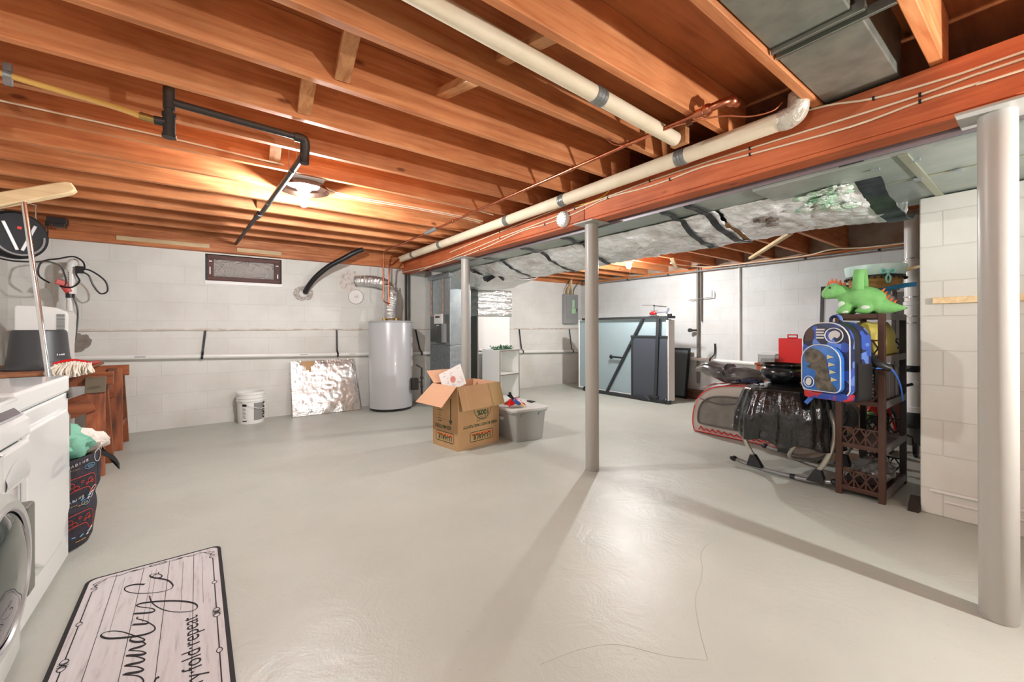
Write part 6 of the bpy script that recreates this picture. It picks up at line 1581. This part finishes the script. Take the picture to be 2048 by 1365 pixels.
for k in range(4): mb.hexa([q(.20 + .012 * k, .141, -.036), q(.21 + .012 * k, .141, -.036), q(.21 + .012 * k, .141, -.032), q(.20 + .012 * k, .141, -.032)] + [q(.205 + .012 * k, .153, -.036)] * 2 + [q(.205 + .012 * k, .153, -.032)] * 2)
mb.build('teeth', m_wpl, t)
sp = MB()
pts = [(.275, .225), (.25, .252), (.215, .258), (.18, .248), (.145, .234), (.11, .215)]
for (a, h), (a2, h2) in zip(pts[:-1], pts[1:]):
    sp.prism([q(a, h - .012, -.008), q(a2, h2 - .012, -.008), q((a + a2) / 2 - .004, (h + h2) / 2 + .026, -.008)], (.016, 0, 0))
pts = [(-.15, .175), (-.168, .15), (-.182, .125), (-.20, .10), (-.225, .082), (-.255, .068)]
for (a, h), (a2, h2) in zip(pts[:-1], pts[1:]):
    sp.prism([q(a + .01, h - .016, -.008), q(a2 + .01, h2 - .016, -.008), q((a + a2) / 2 - .028, (h + h2) / 2 + .022, -.008)], (.016, 0, 0))
sp.build('felt_spikes', m_dinoo, t, bevel=.004)
mb = MB(); hp_l = spline([q(-.0, .175, -.06), q(.0, .24, -.055), q(0, .305, -.03), q(0, .325, 0), q(0, .305, .03), q(0, .24, .055), q(0, .175, .06)], 6); vs = []
for p in hp_l: vs += [p + V((0, -.03, 0)), p + V((0, .03, 0))]
mb.add(vs, [(2 * i, 2 * i + 1, 2 * i + 3, 2 * i + 2) for i in range(len(hp_l) - 1)], True)
mb.build('loop_handle', m_dino, t, mods=[('SOLIDIFY', {'thickness': .01, 'offset': 0})])

# clear bag, straw basket behind the dinosaur
tag(lump((3.73, .77, 1.273), (.15, .095, .09), 14, .25, 2.2).build('clear_plastic_bag', M('frosted_plastic', S(228, 230, 228), .25, alpha=.75, bump=.4, bscale=16)), 'frosted plastic bag under the straw basket behind the plush dinosaur', 'plastic bag')
bc_ = V((3.75, .775, 1.355))
t = thing('straw_basket', 'straw basket with teal fabric lining and black pompom trim above the dinosaur', 'basket', tuple(bc_))
MB().lathe([(.0, 0), (.125, 0), (.138, .02), (.15, .105), (.146, .105), (.134, .02), (0, .008)], bc_, 40).build('straw_body', m_straw, t)
MB().lathe([(.151, .092), (.158, .10), (.168, .168), (.165, .171), (.15, .12), (.146, .09)], bc_, 44, caps=False).build('fabric_lining', m_tealw, t)
mb = MB().lathe([(.152, .088), (.159, .088), (.16, .10), (.152, .10)], bc_, 44, caps=False)
for k in range(30): a = 2 * math.pi * k / 30; mb.ell(bc_ + V((.162 * math.cos(a), .162 * math.sin(a), .08)), (.0075, .0075, .0085), n=8)
mb.build('pompom_trim', m_black, t)
MB().lathe([(0, .10), (.15, .12), (.163, .166)], bc_, 40, caps=False).build('inner_lining', m_teal, t)
a = math.radians(215); fb_ = bc_ + V((.168 * math.cos(a), .168 * math.sin(a), .11)); tn = V((-math.sin(a), math.cos(a), 0))
mb = MB()
for s_ in (-1, 1): mb.tube(spline([fb_, fb_ + tn * s_ * .03 + V((0, 0, .02)), fb_ + tn * s_ * .035 + V((0, 0, -.005)), fb_, fb_ + tn * s_ * .012 + V((0, 0, -.04)), fb_ + tn * s_ * .004 + V((0, 0, -.07))], 5), .006, 8)
mb.ell(fb_, (.012, .012, .012), n=10).build('fabric_bow', m_teal, t)
MB().bar(bc_ + V((.0, -.14, .125)), bc_ + V((-.02, -.30, .155)), .018, .02).build('wood_handle', m_pine, t, bevel=.004)
tag(MB().ribbon(spline([(3.585, .72, 1.345), (3.60, .66, 1.36), (3.61, .60, 1.372), (3.615, .545, 1.376)], 5), .045, (-.6, 0, .8), .006).build('blue_band', M('teal_blue_felt', S(44, 116, 160), .7)), 'blue fabric band hanging over the rack side under the basket', 'band')
# fill light-weight support under the basket bag sits on the rack top

# ------------------------------------------------------------------ backpack
ph = math.radians(-105); fc = V((3.06, .865, 0)); bz = .685
t = thing('backpack', 'blue childrens rolling backpack with reptile print pocket hung before the brown rack', 'backpack', (fc.x, fc.y, bz), ph)
L = dict(parent=t, local=True)
def rpoly(w, h, r, n=6, top=None):
    top = top or r; o = []
    for cx_, cz_, a0, rr_ in ((w / 2 - r, r, -90, r), (w / 2 - top, h - top, 0, top), (-w / 2 + top, h - top, 90, top), (-w / 2 + r, r, 180, r)):
        for k in range(n + 1): a = math.radians(a0 + 90 * k / n); o.append((cx_ + rr_ * math.cos(a), cz_ + rr_ * math.sin(a)))
    return o
def pillow(mb, w, h, r, y0, y1, top=None, puff=.012, zc=0, xc=0):
    base = rpoly(w, h, r, 6, top); rings = []
    for y, k in ((y0 - puff * .2, .93), (y0, .985), (y0 + .015, 1.0), (y1 - .015, 1.0), (y1, .98)):
        rings.append([(xc + x * k, y, zc + h / 2 + (z - h / 2) * k) for x, z in base])
    n = len(base); vs = [p for r_ in rings for p in r_]; fs = [tuple(range(n))]
    for i in range(len(rings) - 1): fs += [(i * n + k, (i + 1) * n + k, (i + 1) * n + (k + 1) % n, i * n + (k + 1) % n) for k in range(n)]
    fs.append(tuple((len(rings) - 1) * n + k for k in reversed(range(n))))
    return mb.add(vs, fs, True)
def camo():
    m, nt, b = _nodes('backpack_print'); c = _coord(nt)
    n = nt.nodes.new('ShaderNodeTexVoronoi'); n.inputs['Scale'].default_value = 22; nt.links.new(c, n.inputs['Vector'])
    sp_ = nt.nodes.new('ShaderNodeSeparateColor'); nt.links.new(n.outputs['Color'], sp_.inputs[0])
    r = _ramp(nt, sp_.outputs[0], [(.0, S(32, 44, 92)), (.35, S(52, 84, 176)), (.6, S(30, 34, 60)), (.8, S(98, 132, 206)), (1, S(176, 194, 226))]); r.color_ramp.interpolation = 'CONSTANT'
    nt.links.new(r.outputs[0], b.inputs['Base Color']); b.inputs['Roughness'].default_value = .5; return m
m_camo = camo(); m_bpblue = M('pocket_blue', S(40, 104, 188), .45, col2=S(58, 122, 204), vscale=9)
pillow(MB(), .27, .445, .045, .03, .17, .11).build('main_body', m_black, **L)
pillow(MB(), .27, .445, .045, -.004, .05, .11).build('front_panel', m_camo, **L)
pillow(MB(), .285, .455, .05, .10, .19, .12, zc=-.005).build('side_gusset', m_camo, **L)
pillow(MB(), .225, .29, .04, -.04, .0, .10, zc=.02, xc=-.005).build('pocket', m_bpblue, **L)
e1_ = [(x * .985 - .005, -.043, .02 + .145 + (z - .145) * .985) for x, z in rpoly(.225, .29, .04, 6, .10)]; e2_ = [(x, -.006, z) for x, z in rpoly(.268, .443, .045, 6, .11)]
MB().tube(e1_, .0032, 6, closed=True).tube(e2_, .0036, 6, closed=True).build('white_piping', m_whiteink, **L)
# a plain lizard-like grey patch with pale plates along its back on the pocket
yy = -.0485
liz = [(-.095, .23), (-.088, .262), (-.055, .285), (-.015, .272), (.015, .245), (.03, .215), (.035, .17), (.045, .12), (.06, .075), (.085, .04), (.06, .03), (.02, .03), (-.02, .035), (-.035, .08), (-.03, .13), (-.035, .15), (-.07, .16), (-.085, .172), (-.06, .185), (-.09, .20)]
P = spline([(x, yy, z) for x, z in liz], 4, closed=True)
mb = MB().prism(P, (0, .004, 0)); mb.build('reptile_print', M('reptile_grey', S(120, 112, 96), .6, col2=S(64, 58, 50), vscale=22), **L)
mb = MB()
for x, z in ((.055, .235), (.062, .19), (.068, .145), (.075, .10)): mb.prism([(x - .02, yy, z - .012), (x + .018, yy, z), (x - .018, yy, z + .014)], (0, .003, 0))
mb.build('plate_print', M('plate_cream', S(216, 206, 160), .6), **L)
mb = MB().tube([(.05 + .05 * math.cos(a), -.0085, .365 + .045 * math.sin(a)) for a in [2 * math.pi * k / 24 for k in range(24)]], .003, 6, closed=True)
mb.prism(spline([(.02, -.0085, .36), (.03, -.0085, .385), (.06, -.0085, .395), (.085, -.0085, .375), (.07, -.0085, .35), (.05, -.0085, .355), (.035, -.0085, .335)], 4, closed=True), (0, .003, 0))
mb.build('round_badge', m_whiteink, **L); mb = MB()
mb.tube([(-.07 + .03 * math.cos(a), yy, .075 + .034 * math.sin(a)) for a in [2 * math.pi * k / 20 for k in range(20)]], .0025, 6, closed=True)
mb.prism(spline([(-.09, yy, .065), (-.08, yy, .095), (-.06, yy, .095), (-.055, yy, .07), (-.07, yy, .05)], 4, closed=True), (0, .003, 0))
mb.build('round_badge', m_whiteink, **L)
mb = MB()
mb.prism(spline([(-.115, -.0085, .33), (-.11, -.0085, .39), (-.085, -.0085, .41), (-.065, -.0085, .385), (-.075, -.0085, .335)], 3, closed=True), (0, .003, 0)); mb.build('brown_print', M('print_brown', S(86, 62, 54), .6), **L)
mb = MB()
for k in range(4): mb.box(-.05, -.0095, .345 + .017 * k, -.005 + .004 * (k % 2), -.0075, .355 + .017 * k)
mb.build('caption_print', m_whiteink, **L)
MB().tube(spline([(-.03, .10, .445), (-.025, .10, .475), (.0, .10, .485), (.025, .10, .475), (.03, .10, .445)], 5), .01, 8).build('grab_handle', m_camo, **L)
def pd(u, v, d): return CAM + ray(u, v) * d
LI = WM[t.name].inverted()
def strapmesh(pts, w, side):
    P = spline(pts, 6); vs = []
    for p in P: vs += [LI @ (p - V(side) * w / 2), LI @ (p + V(side) * w / 2)]
    return MB().add(vs, [(2 * i, 2 * i + 1, 2 * i + 3, 2 * i + 2) for i in range(len(P) - 1)], True)
SP = [LI @ p for p in spline([pd(1700, 655, 2.63), pd(1714, 675, 2.60), pd(1724, 698, 2.57), pd(1740, 718, 2.52), pd(1760, 731, 2.47), pd(1781, 738, 2.445)], 6)]
MB().tube(SP, [.020 + .012 * math.sin(math.pi * i / (len(SP) - 1)) for i in range(len(SP))], 12).build('shoulder_strap', m_black, **L)
strapmesh([pd(1752, 737, 2.462), pd(1780, 739, 2.452), pd(1792, 752, 2.47), pd(1801, 775, 2.50), pd(1805, 802, 2.53)], .026, (.9, .0, .3)).build('blue_webbing', m_blue, mods=[('SOLIDIFY', {'thickness': .004})], **L)
mb = MB()
S3 = spline([(-.05, .02, .01), (-.09, .015, -.03), (-.125, .01, -.075)], 5); vs = []
for p in S3: vs += [p + V((-.011, 0, .006)), p + V((.011, 0, -.006))]
mb.add(vs, [(2 * i, 2 * i + 1, 2 * i + 3, 2 * i + 2) for i in range(len(S3) - 1)])
mb.build('blue_webbing', m_blue, mods=[('SOLIDIFY', {'thickness': .004})], **L)
pillow(MB(), .25, .05, .02, -.01, .15, .02, zc=-.03).build('base_panel', M('base_red_blue', S(196, 40, 38), .5, col2=S(40, 70, 160), vscale=16, lo=.48, hi=.52), **L)
pillow(MB(), .29, .25, .03, .06, .20, .03, zc=-.035).build('back_board', m_black, **L)

# ------------------------------------------------------------------ small bicycle behind the rack
t = thing('kids_bicycle', 'small red childrens bicycle with training wheel standing behind the brown rack', 'bicycle', (4.5, .93, 0))
by = .90
def wheel(x, r, name):
    w_ = MB()
    w_.lathe([(r - .05, -.012), (r - .03, -.024), (r - .008, -.022), (r, -.008), (r, .008), (r - .008, .022), (r - .03, .024), (r - .05, .012)], (x, by, r), 40, rot('X', 90), caps=False)
    for k in range(40):
        a = 2 * math.pi * k / 40; w_.bar((x + (r - .002) * math.cos(a), by - .02, r + (r - .002) * math.sin(a)), (x + (r - .002) * math.cos(a), by + .02, r + (r - .002) * math.sin(a)), .008, .01, (math.cos(a), 0, math.sin(a))) if k % 1 == 0 else None
    o = w_.build('wheel', m_rubber, t)
    MB().lathe([(r - .052, -.014), (r - .06, -.012), (r - .06, .012), (r - .052, .014)], (x, by, r), 40, rot('X', 90), caps=False).build('rim', m_chrome, o)
    mb = MB()
    for k in range(16): a = 2 * math.pi * k / 16; mb.tube([(x + .015 * math.cos(a), by + .015 * (-1) ** k, r + .015 * math.sin(a)), (x + (r - .056) * math.cos(a), by, r + (r - .056) * math.sin(a))], .0015, 5)
    mb.tube([(x, by - .04, r), (x, by + .04, r)], .016, 12); mb.build('spokes', m_chrome, o)
wheel(4.18, .20, 'f'); wheel(4.80, .20, 'r')
mb = MB()
for s_ in (-1, 1): mb.tube([(4.18, by + s_ * .045, .20), (4.235, by + s_ * .042, .40), (4.255, by, .45)], .012, 10)
mb.tube([(4.25, by, .44), (4.28, by, .56)], .018, 12)
mb.build('fork', m_red, t)
mb = MB().tube([(4.275, by, .52), (4.48, by, .27), (4.60, by, .50)], .018, 12).tube([(4.27, by, .50), (4.59, by, .46)], .016, 12)
for s_ in (-1, 1): mb.tube([(4.48, by + s_ * .03, .27), (4.80, by + s_ * .045, .20), (4.60, by + s_ * .02, .47)], .009, 8)
mb.build('frame', m_red, t)
MB().grid(lambda i, j: V((4.18 + .225 * math.cos(math.radians(20 + 130 * i)), by - .03 + .06 * j, .20 + .225 * math.sin(math.radians(20 + 130 * i)))), 14, 3).build('mudguard', M('bike_green', S(70, 170, 70), .4), t, mods=[('SOLIDIFY', {'thickness': .003})])
MB().tube(spline([(4.36, by - .22, .66), (4.31, by - .12, .62), (4.285, by, .58), (4.31, by + .12, .62), (4.36, by + .22, .66)], 5), .011, 10).build('handlebar', m_black, t)
MB().ell((4.62, by, .545), (.10, .06, .03), n=18).build('saddle', m_black, t)
mb = MB()
for s_ in (-1, 1):
    mb.lathe([(.0, -.015), (.05, -.015), (.06, -.01), (.06, .01), (.05, .015), (0, .015)], (4.80, by + s_ * .17, .06), 20, rot('X', 90)).tube([(4.80, by + s_ * .045, .2), (4.80, by + s_ * .15, .16), (4.80, by + s_ * .155, .06)], .008, 8)
mb.build('training_wheels', m_black, t)
mb = MB().tube([(4.48, by - .06, .27), (4.48, by + .06, .27)], .012, 8).tube([(4.48, by - .06, .27), (4.38, by - .065, .22)], .008, 8).box(4.34, by - .16, .205, 4.40, by - .075, .23); mb.tube([(4.48, by + .06, .27), (4.58, by + .065, .32)], .008, 8).box(4.55, by + .07, .31, 4.62, by + .155, .335)
mb.build('crank', m_black, t)
# flattened carton behind the rack
tag(MB().box(4.62, 1.12, 0, 4.66, 1.5, .42).build('cardboard_sheet', m_card), 'piece of brown cardboard standing behind the swing and bicycle', 'cardboard')
# ------------------------------------------------------------------ lamps outside the frame and look
lp_ = V((2.39, -1.2, 1.36)); ld = V((-.75, .56, .36)).normalized(); lx = axis_to(ld)
t = thing('work_lamp', 'work lamp with metal reflector on a tripod stand beside the block partition', 'lamp', (lp_.x, lp_.y, 0))
MB().lathe([(.03, -.10), (.05, -.09), (.10, -.06), (.13, -.01), (.135, .01), (.128, .0), (.095, -.052), (.03, -.085)], lp_, 32, lx).build('reflector', m_steel, t)
MB().lathe([(0, -.055), (.016, -.05), (.03, -.03), (.035, -.005), (.03, .018), (.016, .032), (0, .036)], lp_, 24, lx).build('bulb', m_bulb_work, t)
MB().tube([lp_ - ld * .09, lp_ - ld * .17], .03, 14).build('socket', m_black, t)
MB().tube([lp_ - ld * .15, (lp_.x, lp_.y - .13, 1.2), (lp_.x, lp_.y - .13, .35)], .012, 10).build('stand_pole', m_black, t)
for k in range(3):
    a = math.radians(90 + 120 * k); MB().tube([(lp_.x, lp_.y - .13, .5), (lp_.x + .3 * math.cos(a), lp_.y - .13 + .3 * math.sin(a), .008)], .009, 8).build('leg', m_black, t)
bulb_thing('added unseen fill bulb over the laundry corner', -.55, .25, 2.149, 2.045, glow=m_bulb_fill)  # extra bulb out of view, added only to fill the room with light
w = bpy.data.worlds.new('world'); SC.world = w; w.use_nodes = True
w.node_tree.nodes['Background'].inputs[0].default_value = (1, 1, 1, 1); w.node_tree.nodes['Background'].inputs[1].default_value = .05
SC.view_settings.view_transform = 'Standard'; SC.view_settings.look = 'None'; SC.view_settings.gamma = 1
SC.view_settings.use_curve_mapping = False
SC.view_settings.exposure = 0.5
